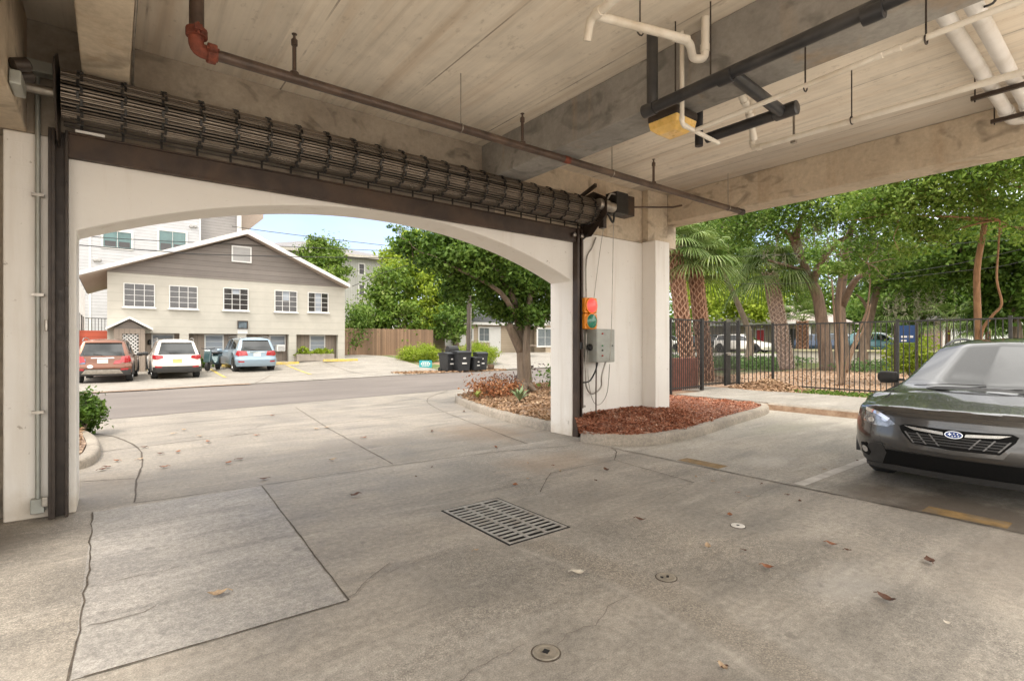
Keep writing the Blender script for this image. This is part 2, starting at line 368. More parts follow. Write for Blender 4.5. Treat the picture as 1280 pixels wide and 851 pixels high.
def blob_pts(blobs, dens=1.0, spread=.24, hollow=.38):
    P, N = [], []
    for (c, r, n) in blobs:
        c = np.array(c); r = np.array(r if hasattr(r, '__len__') else (r, r, r), float); n = int(n*dens)
        k = max(5, n//70)
        d = rng.normal(size=(k, 3)); d /= np.linalg.norm(d, axis=1, keepdims=True); d[:, 2] = d[:, 2]*.9+.1
        cc = c+d*r*(hollow+(1-hollow)*rng.uniform(0, 1, (k, 1))**.6)
        idx = rng.integers(0, k, n); sg = r.mean()*spread*rng.uniform(.6, 1.4, k)
        g = rng.normal(size=(n, 3)); g[:, 2] *= .62
        p = cc[idx]+g*sg[idx][:, None]
        P.append(p); N.append((p-c)/r*.6+rng.normal(size=(n, 3))*.75+np.array([0, 0, .45]))
    return np.concatenate(P), np.concatenate(N)
def wob(a, b, n=5, amp=.06):
    a, b = Vector(a), Vector(b); L = (b-a).length
    return [a.lerp(b, i/n)+(Vector((random.uniform(-1,1), random.uniform(-1,1), random.uniform(-.5,.5)))*amp*L if 0 < i < n else Vector()) for i in range(n+1)]
def sm(pts, k=4):
    pts = [Vector(p) for p in pts]; out = []
    for i in range(len(pts)-1):
        p0 = pts[max(0, i-1)]; p1 = pts[i]; p2 = pts[i+1]; p3 = pts[min(len(pts)-1, i+2)]
        for j in range(k):
            t = j/k
            out.append(.5*((2*p1)+(p2-p0)*t+(2*p0-5*p1+4*p2-p3)*t*t+(3*p1-p0-3*p2+p3)*t**3))
    return out+[pts[-1]]
def limb(mb, pts, r0, r1, n=9, k=4):
    q = sm(pts, k); m = len(q)
    mb.tube(q, [r0+(r1-r0)*(i/(m-1))**.8 for i in range(m)], n)
    return q
def tree(name, label, base, limbs, blobs, leafm, barkm, size, group=None, dens=1.0, twigs=True, moss=None, spread=.215):
    base = Vector(base); t = thing(name, label, 'tree', base, group)
    mb = MB()
    tips = []
    for pts, r0, r1 in limbs:
        q = limb(mb, pts, r0, r1); tips.append(q[-1]); tips.append(q[len(q)*2//3])
    if twigs:
        for c, r, n in blobs:
            r_ = r if not hasattr(r, '__len__') else max(r)
            tp = min(tips, key=lambda p: (p-Vector(c)).length)
            limb(mb, wob(tp, c, 4, .07), max(.02, .018*(Vector(c)-tp).length), .012, 6, 2)
            for k in range(4):
                d = Vector((random.gauss(0,1), random.gauss(0,1), random.gauss(.2,.6))).normalized()*r_*.9
                limb(mb, wob(c, Vector(c)+d, 3, .1), .018, .006, 5, 2)
    build('trunk', mb, barkm, t, smooth=180)
    p, n = blob_pts(blobs, dens, spread); leaves('crown', p, n, size, leafm, t)
    if moss:
        pp, nn = [], []
        for c, h, k in moss:
            for _ in range(k):
                x = Vector(c)+Vector((random.gauss(0,.5), random.gauss(0,.5), random.gauss(0,.4))); L = random.uniform(.4, 1)*h
                for j in range(14):
                    pp.append((x.x+random.gauss(0,.05), x.y+random.gauss(0,.05), x.z-L*j/14)); nn.append((random.gauss(0,1), random.gauss(0,1), .05))
        tag(leaves('hanging_moss', np.array(pp), np.array(nn), .22, L_MOSS, t, .18), kind='stuff')
    return t
def shrub(name, label, c, r, n, leafm, size, group=None, stems=True, cat='shrub', spread=.3):
    c = Vector(c); z0 = c.z-(r[2] if hasattr(r, '__len__') else r)
    t = thing(name, label, cat, (c.x, c.y, z0), group); mb = MB()
    rr = r if hasattr(r, '__len__') else (r, r, r)
    for k in range(9):
        d = Vector((random.uniform(-.7,.7)*rr[0], random.uniform(-.7,.7)*rr[1], random.uniform(-.2,.6)*rr[2]))
        limb(mb, wob((c.x+d.x*.2, c.y+d.y*.2, z0-.02), c+d, 3, .08), .018, .006, 5, 2)
    build('stem', mb, B_GREY, t, smooth=180)
    p, nn = blob_pts([(c, rr, n)], 1, spread); ok = p[:, 2] > z0+.02
    leaves('foliage', p[ok], nn[ok], size, leafm, t); return t

def palm(name, label, base, top, r, crown_r, nf, droop, barkm, boots=True, group=None, seed=1, elev=(-.25, 1.3)):
    rnd = random.Random(seed); base, top = Vector(base), Vector(top)
    t = thing(name, label, 'palm tree', base, group)
    mb = MB(); q = sm([base, base.lerp(top, .35)+Vector((.04, .03, 0)), base.lerp(top, .7), top], 5); m = len(q)
    mb.tube(q, [r*(1.1-.15*i/(m-1)) for i in range(m)], 12); build('trunk', mb, barkm, t, smooth=180)
    if boots:
        mb = MB(); L = (top-base).length; rows = int(L/.13)
        for i in range(rows):
            p = base.lerp(top, (i+.3)/rows); 
            for k in range(7):
                an = 2*PI*(k+.5*(i % 2))/7; o = Vector((math.cos(an), math.sin(an), 0)); s_ = Vector((-math.sin(an), math.cos(an), 0))
                for sg in (-1, 1):
                    a = p+o*r*1.0+s_*sg*r*.42; b = p+o*r*1.28+s_*sg*r*.05+Vector((0,0,.17))
                    w = s_*.022+Vector((0,0,.0))
                    mb.add([a-w, a+w, b+w*.8, b-w*.8, a-w-o*.05, a+w-o*.05, b+w*.8-o*.04, b-w*.8-o*.04], [(0,1,2,3),(7,6,5,4),(0,4,5,1),(1,5,6,2),(2,6,7,3),(3,7,4,0)])
        build('leaf_boots', mb, MATS_PB if barkm is B_PALM else MATS_PBG, t)
    mb = MB(); st = MB(); wl_ = .0125
    for i in range(nf):
        an = 2.4*i+rnd.uniform(-.3,.3); el = elev[0]+(elev[1]-elev[0])*((i+.5)/nf)+rnd.uniform(-.12,.12)
        d = Vector((math.cos(an)*math.cos(el), math.sin(an)*math.cos(el), math.sin(el)))
        sd = Vector((-math.sin(an), math.cos(an), 0)); L = crown_r*rnd.uniform(.4, .55); R2 = crown_r*rnd.uniform(.5, .65)
        p0 = top+Vector((0,0,.05)); p1 = p0+d*L*.5+Vector((0,0,.03)); p2 = p0+d*L+Vector((0,0,-.12*droop*L))
        st.tube([p0, p1, p2], [.022, .016, .012], 5)
        dd = (p2-p1).normalized(); nl = 30
        for k in range(nl):
            a = (k/(nl-1)-.5)*R(215); e = dd*math.cos(a)+sd*math.sin(a); ln = R2*(1-.25*abs(a)/2)*rnd.uniform(.85,1.05)
            up = sd.cross(dd); wv = (dd*-math.sin(a)+sd*math.cos(a))*wl_*crown_r
            q0 = p2; q1 = p2+e*ln*.5+Vector((0,0,-.06*droop*ln)); q2 = p2+e*ln*.85+Vector((0,0,-.34*droop*ln)); q3 = p2+e*ln+Vector((0,0,-.62*droop*ln))
            mb.add([q0-wv*.3, q0+wv*.3, q1+wv, q1-wv, q2+wv*.7, q2-wv*.7, q3], [(0,1,2,3),(3,2,4,5),(5,4,6)])
    build('frond_stalks', st, B_STALK, t); build('crown', mb, L_PALM, t, fix=False)
    return t
MATS_PB = plain('palm_boot_rust', (.42,.255,.17), .9, 0, .35, 8)
MATS_PBG = plain('palm_boot_grey', (.46,.36,.30), .9, 0, .35, 8)
B_STALK = plain('palm_stalk', (.16,.19,.06), .6)
# ------------------------------------------------------------------ ground, paving, kerbs
def gh(x, y):
    a = sst(24, 33, y)*.65*min(1, max(.15, (x+3)/14))
    b = 0
    if x > 11.7: b = .12+.53*sst(26, 46, x) if (y < 12 or x > 30) else 0
    if y > 12 and x > 30: b *= sst(30, 33, x)
    return max(a, b)
def axis(lo, hi, marks):
    s = set([lo, hi]+marks); v = lo
    while v < hi: v += 2 if -20 < v < 60 else 20; s.add(min(v, hi))
    return sorted(s)
xs = axis(-160, 340, [11.69, 11.71]); ys = axis(-120, 380, [11.99, 12.01])
mb = MB(); paved = lambda x, y: -.06 if (x < 11.7 or 12 < y < 24) and gh(x, y) < .02 else (-.03 if x < 11.7 or y > 12 else 0)
vs = [(x, y, gh(x, y)+paved(x, y)) for y in ys for x in xs]; nx = len(xs)
mb.add(vs, [(j*nx+i, j*nx+i+1, (j+1)*nx+i+1, (j+1)*nx+i) for j in range(len(ys)-1) for i in range(nx-1)])
struct('ground', mb, M_GROUND)

def strip(mb, pts, w, z, jit=.004):
    pts = [Vector((p[0], p[1], 0)) for p in pts]; q = []
    for a, b in zip(pts[:-1], pts[1:]):
        n = max(1, int((b-a).length/.12)); q += [a.lerp(b, i/n) for i in range(n)]
    q.append(pts[-1]); vs = []
    for i, p in enumerate(q):
        d = (q[min(i+1, len(q)-1)]-q[max(i-1, 0)]).normalized(); nn = Vector((-d.y, d.x, 0))
        c = p+nn*random.gauss(0, jit); ww = w*random.uniform(.55, 1.3)/2
        vs += [(*(c-nn*ww).xy, z), (*(c+nn*ww).xy, z)]
    mb.add(vs, [(2*i, 2*i+2, 2*i+3, 2*i+1) for i in range(len(q)-1)])
def wander(a, b, n, amp):
    a, b = Vector(a), Vector(b); out = [a]; o = 0
    d = (b-a).normalized(); nn = Vector((-d.y, d.x))
    for i in range(1, n):
        o = o*.7+random.gauss(0, amp); out.append(a.lerp(b, i/n)+nn*o)
    return out+[b]
mb = MB(); gx0, gx1, gy0, gy1 = 2.34, 2.95, 3.06, 4.05
def rect(mb, x0, x1, y0, y1, z): mb.add([(x0,y0,z),(x1,y0,z),(x1,y1,z),(x0,y1,z)], [(0,1,2,3)])
for r_ in ((-9,gx0,-12,6.0),(gx0,gx1,-12,gy0),(gx0,gx1,gy1,6.0),(gx1,11.7,-12,6.0)): rect(mb, *r_, 0)
mb.k = 1; mb.add([(-.145,3.02,.004),(1.085,2.97,.004),(1.24,5.9,.004),(-.135,5.9,.004)], [(0,1,2,3)])
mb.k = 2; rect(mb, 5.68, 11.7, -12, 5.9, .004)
mb.k = 3
strip(mb, [(5.67,5.0),(5.67,-8)], .011, .007); strip(mb, [(-.14,5.9),(-.12,4.4),(-.15,3.0),(-.18,0),(-.2,-6)], .010, .007, .005)
strip(mb, [(-.1,3.01),(1.09,2.965)], .009, .008, .002); strip(mb, [(1.09,2.965),(1.245,5.9)], .009, .008, .002)
strip(mb, [(.17,6.0),(1.25,5.93),(2.75,5.92),(4.36,5.75),(5.3,5.45)], .012, .007)
strip(mb, [(5.67,5.0),(5.5,4.75),(5.1,4.45),(4.95,3.2)], .010, .007); strip(mb, [(5.1,4.45),(4.0,4.45),(3.4,3.95)], .007, .007)
mb.k = 4
for a, b, n, w in [((-.1,4.1),(.35,4.12),6,.004),((-.1,3.55),(.2,3.58),5,.007),((-.05,5.2),(.5,5.25),6,.003),((1.05,1.95),(1.62,2.0),12,.004),((1.75,1.9),(2.4,2.0),12,.004),((1.2,3.1),(2.3,3.3),16,.003),
      ((2.45,2.02),(3.15,1.75),12,.003),((4.95,3.2),(4.2,3.3),9,.004),((4.2,3.3),(4.0,3.9),8,.003),((3.0,2.9),(4.95,3.2),16,.004),((-.15,2.0),(-1.2,2.2),9,.005),((1.09,3.0),(1.5,3.3),8,.005),((4.2,2.5),(5.6,2.6),12,.004),((.1,2.2),(1.1,1.7),14,.004)]:
    strip(mb, [(*p, 0) for p in wander(a, b, n, .012)], w, .007, .0015)
mb.k = 5                                             # worn yellow bars and white stall lines
rect(mb, 5.72, 5.94, 3.38, 3.95, .007); rect(mb, 5.71, 5.93, .86, 1.42, .007)
mb.k = 6; rect(mb, 5.75, 8.6, 2.42, 2.53, .007); rect(mb, 5.75, 9.5, 5.0-.02, 5.06, .002)
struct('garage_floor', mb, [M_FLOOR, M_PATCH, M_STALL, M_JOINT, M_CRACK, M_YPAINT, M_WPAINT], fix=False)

mb = MB(); rect(mb, -14, 16, 6.0, 15.2, 0); mb.k = 1
strip(mb, [(-.15,9.15),(1.4,9.4),(3.05,9.65),(5.9,9.9)], .014, .004); strip(mb, [(2.76,6.0),(3.0,9.0),(3.4,12.7)], .014, .004)
c0 = [G(168,628),G(172,600),G(178,575),G(172,560),G(150,548),G(125,543),G(100,540)]
strip(mb, sm(c0, 5), .02, .004, .005); strip(mb, [G(97,582+20),G(168,592+6)], .014, .004)
strip(mb, [G(97,540)]+[G(300,522),G(480,505),G(560,490)], .012, .004)
strip(mb, sm([G(560,488),G(535,498),G(545,510),G(620,540),G(660,555)], 5), .014, .004)
mb.k = 2
for a, b, n in [(G(600,500),G(640,530),10),(G(250,560),G(330,530),10)]: strip(mb, [(*p, 0) for p in wander(a.xy, b.xy, n, .03)], .006, .004)
struct('driveway', mb, [M_DRIVE, M_JOINT, M_CRACK], fix=False)
mb = MB(); rect(mb, -9, 11.7, -14, -1.2, .006); struct('bounce_sheet', mb, plain('pale_bounce_sheet', (.58,.53,.47), .8, 0, .1, 2), fix=False)  # unseen pale sheet added behind the camera to bounce light onto the ceiling
mb = MB(); near = lambda x: 12.95+.165*min(x, 20); far_ = lambda x: 20.1+.2*min(max(x, -8), 14)
X = [-90,-40,-14]+list(range(-12, 22, 2))+[30, 36]
vs = [(x, f(x), .004) for x in X for f in (near, far_)]
mb.add(vs, [(2*i, 2*i+2, 2*i+3, 2*i+1) for i in range(len(X)-1)]); struct('road', mb, M_ASPH, fix=False)
def sheet(name, x0, x1, ya, yb, mat, dz, n=14, m=14, extra=None, mats=None):
    mb = MB(); vs = []
    for j in range(m+1):
        for i in range(n+1):
            x = x0+(x1-x0)*i/n; y = ya(x)+(yb(x)-ya(x))*j/m; vs.append((x, y, gh(x, y)+dz))
    mb.add(vs, [(j*(n+1)+i, j*(n+1)+i+1, (j+1)*(n+1)+i+1, (j+1)*(n+1)+i) for j in range(m) for i in range(n)])
    if extra: extra(mb)
    return struct(name, mb, mats or mat, fix=False)
def drape(mb, pts, w, dz):
    pts = [Vector(p) for p in pts]; q = []
    for a, b in zip(pts[:-1], pts[1:]):
        n = max(1, int((b-a).length/.5)); q += [a.lerp(b, i/n) for i in range(n)]
    q.append(pts[-1]); vs = []
    for i, p in enumerate(q):
        d = (q[min(i+1, len(q)-1)]-q[max(i-1, 0)]).normalized(); nn = Vector((-d.y, d.x))*w/2
        for s in (-1, 1): c = p+nn*s; vs.append((c.x, c.y, gh(c.x, c.y)+dz))
    mb.add(vs, [(2*i, 2*i+2, 2*i+3, 2*i+1) for i in range(len(q)-1)])
def lot_marks(mb):
    mb.k = 1
    for x in (-2.4, .55, 3.85, 7.4): drape(mb, [(x, 25.0), (x, 29.4)], .12, .032)
    mb.k = 2
    for a, b in [((4.2,21.0),(5.6,25)), ((-3,24.6),(14,25.0)), ((9.5,22.2),(9.5,29.5))]: drape(mb, [a, b], .03, .03)
sheet('parking_lot', -16, 14.2, far_, lambda x: 37, M_LOT, .022, 30, 30, lot_marks, [M_LOT, M_YLINE, M_CRACK])
sheet('front_drive', 17.6, 40, lambda x: 23.6, lambda x: 37.8, M_LOT, .02, 20, 16)
# dark dirt washed up along the far road edge
mb = MB(); mb.add([(x, far_(x)+o, .03) for x in range(-3, 5) for o in (-.25-.1*math.sin(x*2), .12+.08*math.sin(x*3.1))], [(2*i, 2*i+2, 2*i+3, 2*i+1) for i in range(7)])
struct('road_dirt', mb, M_LITTER, fix=False)
mb = MB(); xx = [37, 39, 41, 43]; yy = list(range(-60, 61, 5))
mb.add([(x, y, gh(x, y)+.03) for y in yy for x in xx], [(j*4+i, j*4+i+1, j*4+i+5, j*4+i+4) for j in range(len(yy)-1) for i in range(3)])
struct('side_street', mb, M_LOT, fix=False)

def sweep(mb, pts, prof, closed=False):
    pts = [Vector((p[0], p[1], p[2] if len(p) > 2 else 0)) for p in pts]; k = len(prof); vs = []
    for i, p in enumerate(pts):
        d = (pts[min(i+1, len(pts)-1)]-pts[max(i-1, 0)]); d.z = 0; d.normalize(); nn = Vector((-d.y, d.x, 0))
        vs += [p+nn*a+Vector((0, 0, b)) for a, b in prof]
    fs = [(i*k+j, i*k+(j+1) % k, (i+1)*k+(j+1) % k, (i+1)*k+j) for i in range(len(pts)-1) for j in range(k)]
    return mb.add(vs, fs+[list(range(k))[::-1], [(len(pts)-1)*k+j for j in range(k)]])
KP = [(0,-.03),(.012,.11),(.03,.14),(.06,.155),(.15,.155),(.16,.15),(.16,-.03)]   # kerb section, face on the left-hand 0 side
K1 = sm([(5.66,5.62),(5.72,5.2),(5.95,4.9),(6.35,4.74),(7.0,4.70),(7.8,4.79),(9.2,5.05),(10.75,5.30),(11.5,5.58),(11.72,5.9)], 5)
mb = MB(); sweep(mb, K1, KP); struct('mulch_bed_kerb', mb, M_KERB, smooth=35)
mb = MB(); sweep(mb, [(11.7,5.72),(11.7,3.9),(11.7,-6)], KP); struct('stall_end_kerb', mb, M_KERB, smooth=35)
mb = MB(); mb.box(11.84, 14.75, -6, 6.0, .0, .158); mb.box(11.84, 14.75, 6.008, 8.2, .0, .158); mb.box(13.2, 14.7, 8.208, 9.6, .0, .155)
struct('footpath', mb, M_LOT, bevel=.008)
# red mulch bed banked up against the white wall
W1 = [Vector(p) for p in [(5.9,5.98,.30),(6.3,6.0,.35),(7.0,6.0,.36),(7.6,5.98,.35),(7.75,5.7,.34),(8.15,5.75,.33),(8.6,6.6,.28),(9.6,7.9,.16),(10.8,8.3,.14),(11.8,8.3,.12)]]
W1 = sm(W1, 5); n1 = 46
K1r = [K1[min(len(K1)-1, round(i*(len(K1)-1)/(n1-1)))] for i in range(n1)]; W1r = [W1[round(i*(len(W1)-1)/(n1-1))] for i in range(n1)]
def bedpt(s, t):
    i = min(n1-2, int(s*(n1-1))); f = s*(n1-1)-i
    a = K1r[i].lerp(K1r[i+1], f); b = W1r[i].lerp(W1r[i+1], f); a = Vector((a.x, a.y, .125))
    p = a.lerp(b, t); p.z = .125+(b.z-.125)*sst(0, 1, t)+.012*math.sin(p.x*9)*math.sin(p.y*11); return p
mb = MB(); ss = 60; tt = 14
mb.add([bedpt(i/ss, .04+.96*j/tt) for j in range(tt+1) for i in range(ss+1)], [(j*(ss+1)+i, j*(ss+1)+i+1, (j+1)*(ss+1)+i+1, (j+1)*(ss+1)+i) for j in range(tt) for i in range(ss)])
mo = struct('mulch_bed', mb, M_MULCH, smooth=180)
P = np.array([bedpt(random.random(), random.uniform(.06, 1))[:] for _ in range(15000)]); P[:, 2] += rng.uniform(.002, .022, len(P))
N = rng.normal(size=(len(P), 3))*.45; N[:, 2] += .8
tag(leaves('mulch_chips', P, N, .043, L_MULCH, None, .42), 'shredded red mulch chips covering the bed beside the white wall', 'mulch', kind='stuff')

# planted island left of the right-hand jamb
K2 = sm([(5.92,6.56),(5.95,7.6),(6.25,9.2),(6.75,10.9),(7.2,11.75),(7.9,12.05),(9.5,12.25),(13.5,12.6)], 5)
mb = MB(); sweep(mb, K2[::-1], [(a, b) for a, b in KP]); struct('island_kerb', mb, M_KERB, smooth=35)
isl = [(p.x, p.y) for p in K2]
def isl_left(y): 
    for a, b in zip(K2[:-1], K2[1:]):
        if a.y <= y <= b.y: return a.x+(b.x-a.x)*(y-a.y)/max(1e-6, b.y-a.y)
    return 5.95 if y < 7 else 99
def islz(x, y): return .13+.18*sst(0, 2.2, x-isl_left(min(y, 12.0)))*sst(0, .9, 12.4-y)+.015*math.sin(x*7)*math.sin(y*8)
mb = MB(); ss, tt = 30, 30; vs = []
for j in range(tt+1):
    y = 6.54+(12.1-6.54)*j/tt
    for i in range(ss+1):
        x0 = isl_left(y)+.06; x1 = 8.2+(y-6.5)*.8; x = x0+(x1-x0)*(i/ss)**1.3; vs.append((x, y, islz(x, y)))
mb.add(vs, [(j*(ss+1)+i, j*(ss+1)+i+1, (j+1)*(ss+1)+i+1, (j+1)*(ss+1)+i) for j in range(tt) for i in range(ss)])
struct('island_bed', mb, M_LITTER, smooth=180)
P = []
while len(P) < 9000:
    x, y = random.uniform(5.9, 12), random.uniform(6.6, 12.1)
    if isl_left(y)+.1 < x < 8.2+(y-6.5)*.8: P.append((x, y, islz(x, y)+random.uniform(.0, .03)))
P = np.array(P); N = rng.normal(size=(len(P), 3))*.6; N[:, 2] += .7
tag(leaves('leaf_litter', P, N, .08, L_LITTER, None, .5), 'brown and pink fallen leaf litter under the tree in the kerbed island', 'leaf litter', kind='stuff')
# left bed with a clipped bush
K3 = sm([(-.40,7.95),(-.24,8.1),(-.14,8.5),(-.12,9.2),(-.2,10.2),(-.45,11.2),(-.9,11.6),(-3,11.8)], 5)
mb = MB(); sweep(mb, K3, [(a, b*.75) for a, b in KP]); struct('left_bed_kerb', mb, M_KERB, smooth=35)
mb = MB(); mb.prism([(-.45,8.02),(-.3,8.5),(-.28,9.2),(-.36,10.2),(-.6,11.05),(-3,11.6),(-3,8.02)], 'z', 0, .13); struct('left_bed', mb, M_LITTER)
P = np.stack([rng.uniform(-2, -.34, 1500), rng.uniform(8, 11.2, 1500), rng.uniform(.13, .17, 1500)], 1); N = rng.normal(size=(1500, 3))*.6; N[:, 2] += .7
tag(leaves('fallen_leaves', P, N, .06, L_LITTER, None, .5), 'brown fallen leaves under the small bush left of the arch', 'leaf litter', kind='stuff')

# ------------------------------------------------------------------ the garage
ga = thing('parking_garage', 'open concrete parking garage with beamed ceiling and a white arched exit', 'building', (2.8, 6.2, 0))
ZC, ZB = 4.26, 3.76
mb = MB(); mb.box(-1.2, 8.66, -.8, 6.5, ZC, 4.6); build('ceiling_slab', mb, M_CEIL, ga)
for n_, x0, x1, z0, m_ in (('ceiling_beam', 4.1, 4.56, ZB, M_BEAM), ('ceiling_beam', 8.2, 8.65, 3.74, M_BEAMW), ('ceiling_beam', -.2, .12, ZB, M_BEAMW), ('side_beam', -1.2, -.57, 3.29, M_BEAMW)):
    mb = MB(); mb.box(x0, x1, -.8, 5.998, z0, ZC-.001); build(n_, mb, m_, ga, bevel=.012)
mb = MB(); mb.box(-1.2, .299, 6.0, 6.5, 3.29, ZC-.002); build('spandrel_beam', mb, M_BEAMD, ga)
mb = MB(); mb.box(.3, 4.329, 6.001, 6.5, 3.32, ZC-.002); build('spandrel_beam', mb, M_BEAMD, ga)
mb = MB(); mb.box(4.33, 8.65, 6.002, 6.5, 3.32, ZC-.002); build('spandrel_beam', mb, M_BEAMW, ga)
AX0, AX1 = -.25, 5.86; ac = (AX0+AX1)/2; Rr = 7.85; az = 3.12-Rr
arch = [(x, az+math.sqrt(Rr*Rr-(x-ac)**2)) for x in [AX0+(AX1-AX0)*i/48 for i in range(49)]]
mb = MB()
poly = [(-.72, 0), (AX0, 0)]+arch+[(AX1, 0), (8.05, 0), (8.05, 3.32), (-.72, 3.29)]
mb.prism(poly, 'y', 6.003, 6.52); build('arched_wall', mb, M_WHITE, ga, smooth=25, bevel=.012)
mb = MB(); mb.box(7.62, 8.03, 5.70, 6.0, 0, 3.33); build('pilaster', mb, M_WHITE, ga, bevel=.012)
mb = MB(); mb.box(7.62, 8.19, 5.86, 5.999, 3.333, ZC-.004); build('corner_block', mb, M_BEAMW, ga, bevel=.01)
mb = MB(); mb.box(-2.2, -.723, 6.2, 6.5, 0, 3.288); build('blocking_wall', mb, M_BEAMD, ga)
mb = MB(); mb.box(-1.45, -1.21, 4.6, 6.19, 0, 3.285); build('blocking_wall', mb, M_BEAMW, ga)  # unseen wall added to keep side light off the left pier

# rolling grille over the exit
gr = thing('rolling_grille', 'rolled up steel grille on its drum above the arched exit', 'roller gate', (2.8, 5.75, 3.6))
rx0, rx1, ry, rz, rr = -.33, 6.02, 5.72, 3.575, .20
mb = MB(); mb.tube([(rx0,ry,rz),(rx1,ry,rz+.0)], .145, 20); build('drum', mb, M_DARKM, gr, smooth=60)
mb = MB()
for k in range(36):
    a = 2*PI*k/36; q = rr-.003*(k % 2)
    mb.tube([(rx0,ry+math.cos(a)*q,rz+math.sin(a)*q),(rx1,ry+math.cos(a)*q,rz+math.sin(a)*q)], .0075, 6)
    a += .08; q -= .026
    mb.tube([(rx0,ry+math.cos(a)*q,rz+math.sin(a)*q),(rx1,ry+math.cos(a)*q,rz+math.sin(a)*q)], .0075, 5)
build('curtain_rods', mb, M_ROD, gr, smooth=60)
nb = 22
for i in range(nb):
    mb = MB(); x = rx0+.12+(rx1-rx0-.24)*i/(nb-1)
    for k in range(26):
        a = 2*PI*k/26; c = Vector((x+(.012 if k % 2 else -.012), ry+math.cos(a)*(rr+.012), rz+math.sin(a)*(rr+.012)))
        mb.obox(c, (.019, .012, .054), Matrix.Rotation(a-PI/2+PI/2, 3, 'X')@Matrix.Rotation(0, 3, 'X'))
    build('link_chain', mb, M_DARKM, gr)
mb = MB()                                           # hanging end of the curtain down to the bottom bar
for k in range(6): z = 3.56-.035*k; mb.tube([(rx0,5.92,z),(rx1,5.92,z)], .008, 5)
build('hanging_rods', mb, M_RAIL, gr)
for i in range(nb): x = rx0+.12+(rx1-rx0-.24)*i/(nb-1); build('hanging_link', MB().box(x-.010, x+.010, 5.905, 5.915, 3.338, 3.56), M_DARKM, gr)
mb = MB(); mb.box(-.305, 5.98, 5.93, 5.998, 3.122, 3.335); mb.box(-.305, 5.98, 5.90, 5.93, 3.32, 3.335); mb.box(.1, 5.96, 5.92, 5.93, 3.117, 3.14)
build('lintel_channel', mb, M_STEEL, gr, bevel=.004)
def rail(x0, x1):
    mb = MB(); mb.box(x0, x1, 5.975, 5.999, 0, 3.34); mb.box(x0, x0+.02, 5.89, 5.975, 0, 3.34); mb.box(x1-.02, x1, 5.89, 5.975, 0, 3.34); mb.box(x0+.02, x0+.045, 5.89, 5.905, 0, 3.34)
    for z in np.arange(.2, 3.3, .45): mb.lathe((x1-.01, 5.885, z), [(.012, 0), (.010, .008)], 8, (0,-1,0))
    return mb
build('guide_rail', rail(-.43, -.30), M_RAIL, gr, bevel=.002); build('guide_rail', rail(5.875, 5.985), M_STEEL, gr, bevel=.002)
for x in (-.36, 6.04):
    mb = MB(); mb.prism([(5.42, 3.75), (5.42, 3.5), (5.75, 3.2), (5.99, 3.2), (5.99, 3.85), (5.7, 3.9)], 'x', x-.006, x+.006); build('end_plate', mb, M_RAIL, gr)
mb = MB(); mb.tube([(-.37,5.72,3.575),(-.56,5.72,3.575)], .04, 10); build('drum_shaft', mb, M_GALV, gr, smooth=60)
mb = MB(); mb.obox((-.475,5.86,3.80), (.17,.12,.10)); build('bearing_bracket', mb, M_CAB, gr, bevel=.008)
mb = MB(); mb.box(-.25, -.05, 5.84, 5.86, 3.325, 3.345); build('slide_clip', mb, M_PVCB, gr)
# drive motor at the right end
mo = thing('gate_motor', 'finned electric motor and black gearbox driving the grille drum', 'motor', (6.2, 5.7, 3.6))
mb = MB(); mb.lathe((6.10,5.55,3.66), [(.03,-.14),(.085,-.13),(.095,-.10),(.095,.08),(.07,.11),(.03,.12)], 16, (1,0,0)); build('motor_body', mb, M_GALV, mo, smooth=35)
mb = MB(); mb.lathe((6.29,5.55,3.66), [(.03,-.09),(.075,-.08),(.08,.04),(.04,.07)], 16, (1,0,0)); mb.tube(sm([(6.2,5.55,3.78),(6.24,5.52,3.86),(6.36,5.52,3.86),(6.40,5.55,3.78)], 4), .014, 8); build('brake_housing', mb, M_GALV, mo, smooth=35)
mb = MB(); mb.box(6.34, 6.62, 5.48, 5.72, 3.58, 3.92); build('gear_box', mb, M_DARKM, mo, bevel=.01)
mb = MB(); mb.box(6.62, 6.80, 5.50, 5.72, 3.58, 3.90); build('terminal_box', mb, M_STEEL, mo, bevel=.006)
mb = MB(); mb.box(5.98, 6.26, 5.62, 5.95, 3.50, 3.54); mb.box(6.05, 6.12, 5.5, 5.6, 3.30, 3.58); mb.prism([(5.5,3.95),(5.99,3.78),(5.99,3.74),(5.5,3.90)], 'x', 5.85, 5.90); build('mount_bracket', mb, M_RAIL, mo)
for x in (5.85, 6.02):
    tag(build('roller_stop', MB().lathe((x-.05, 5.92, 3.22), [(.03,0),(.035,.01),(.035,.05),(.02,.06)], 14, (0,-1,0)), M_GALV, smooth=40), 'round bolt head of the lintel channel, '+('nearer the drum end' if x < 6 else 'at the far right tip'), 'bolt', 'roller stops on the lintel')

# signal, cabinet, conduits and cables on the wall right of the exit
def onw(px, py, Y=5.93): return atY(px, py, Y)
a = onw(729, 411, 5.85); b = onw(745, 373, 5.85)
sg = thing('traffic_signal', 'small yellow two lamp traffic signal with its red lamp lit, on the wall post', 'traffic light', ((a.x+b.x)/2, 5.85, a.z)); sx0, sx1, sz0, sz1 = a.x+.02, b.x, a.z, b.z
mid = (sz0+sz1)/2
mb = MB()
for z0, z1 in ((sz0, mid-.004), (mid+.004, sz1)): mb.box(sx0, sx1, 5.83, 5.97, z0, z1)
for z in (sz0+.06, mid-.06, mid+.06, sz1-.06): mb.obox((sx1+.012, 5.86, z), (.03, .03, .035))
build('housing', mb, M_YEL, sg, bevel=.01)
hw = (sx1-sx0)/2; cx = (sx0+sx1)/2
t = NT('lit_red_lens'); t.col((.7,.06,.05)); t.set(Roughness=.3, Emission_Color=(1,.05,.04,1), Emission_Strength=.55); M_REDL = t.m
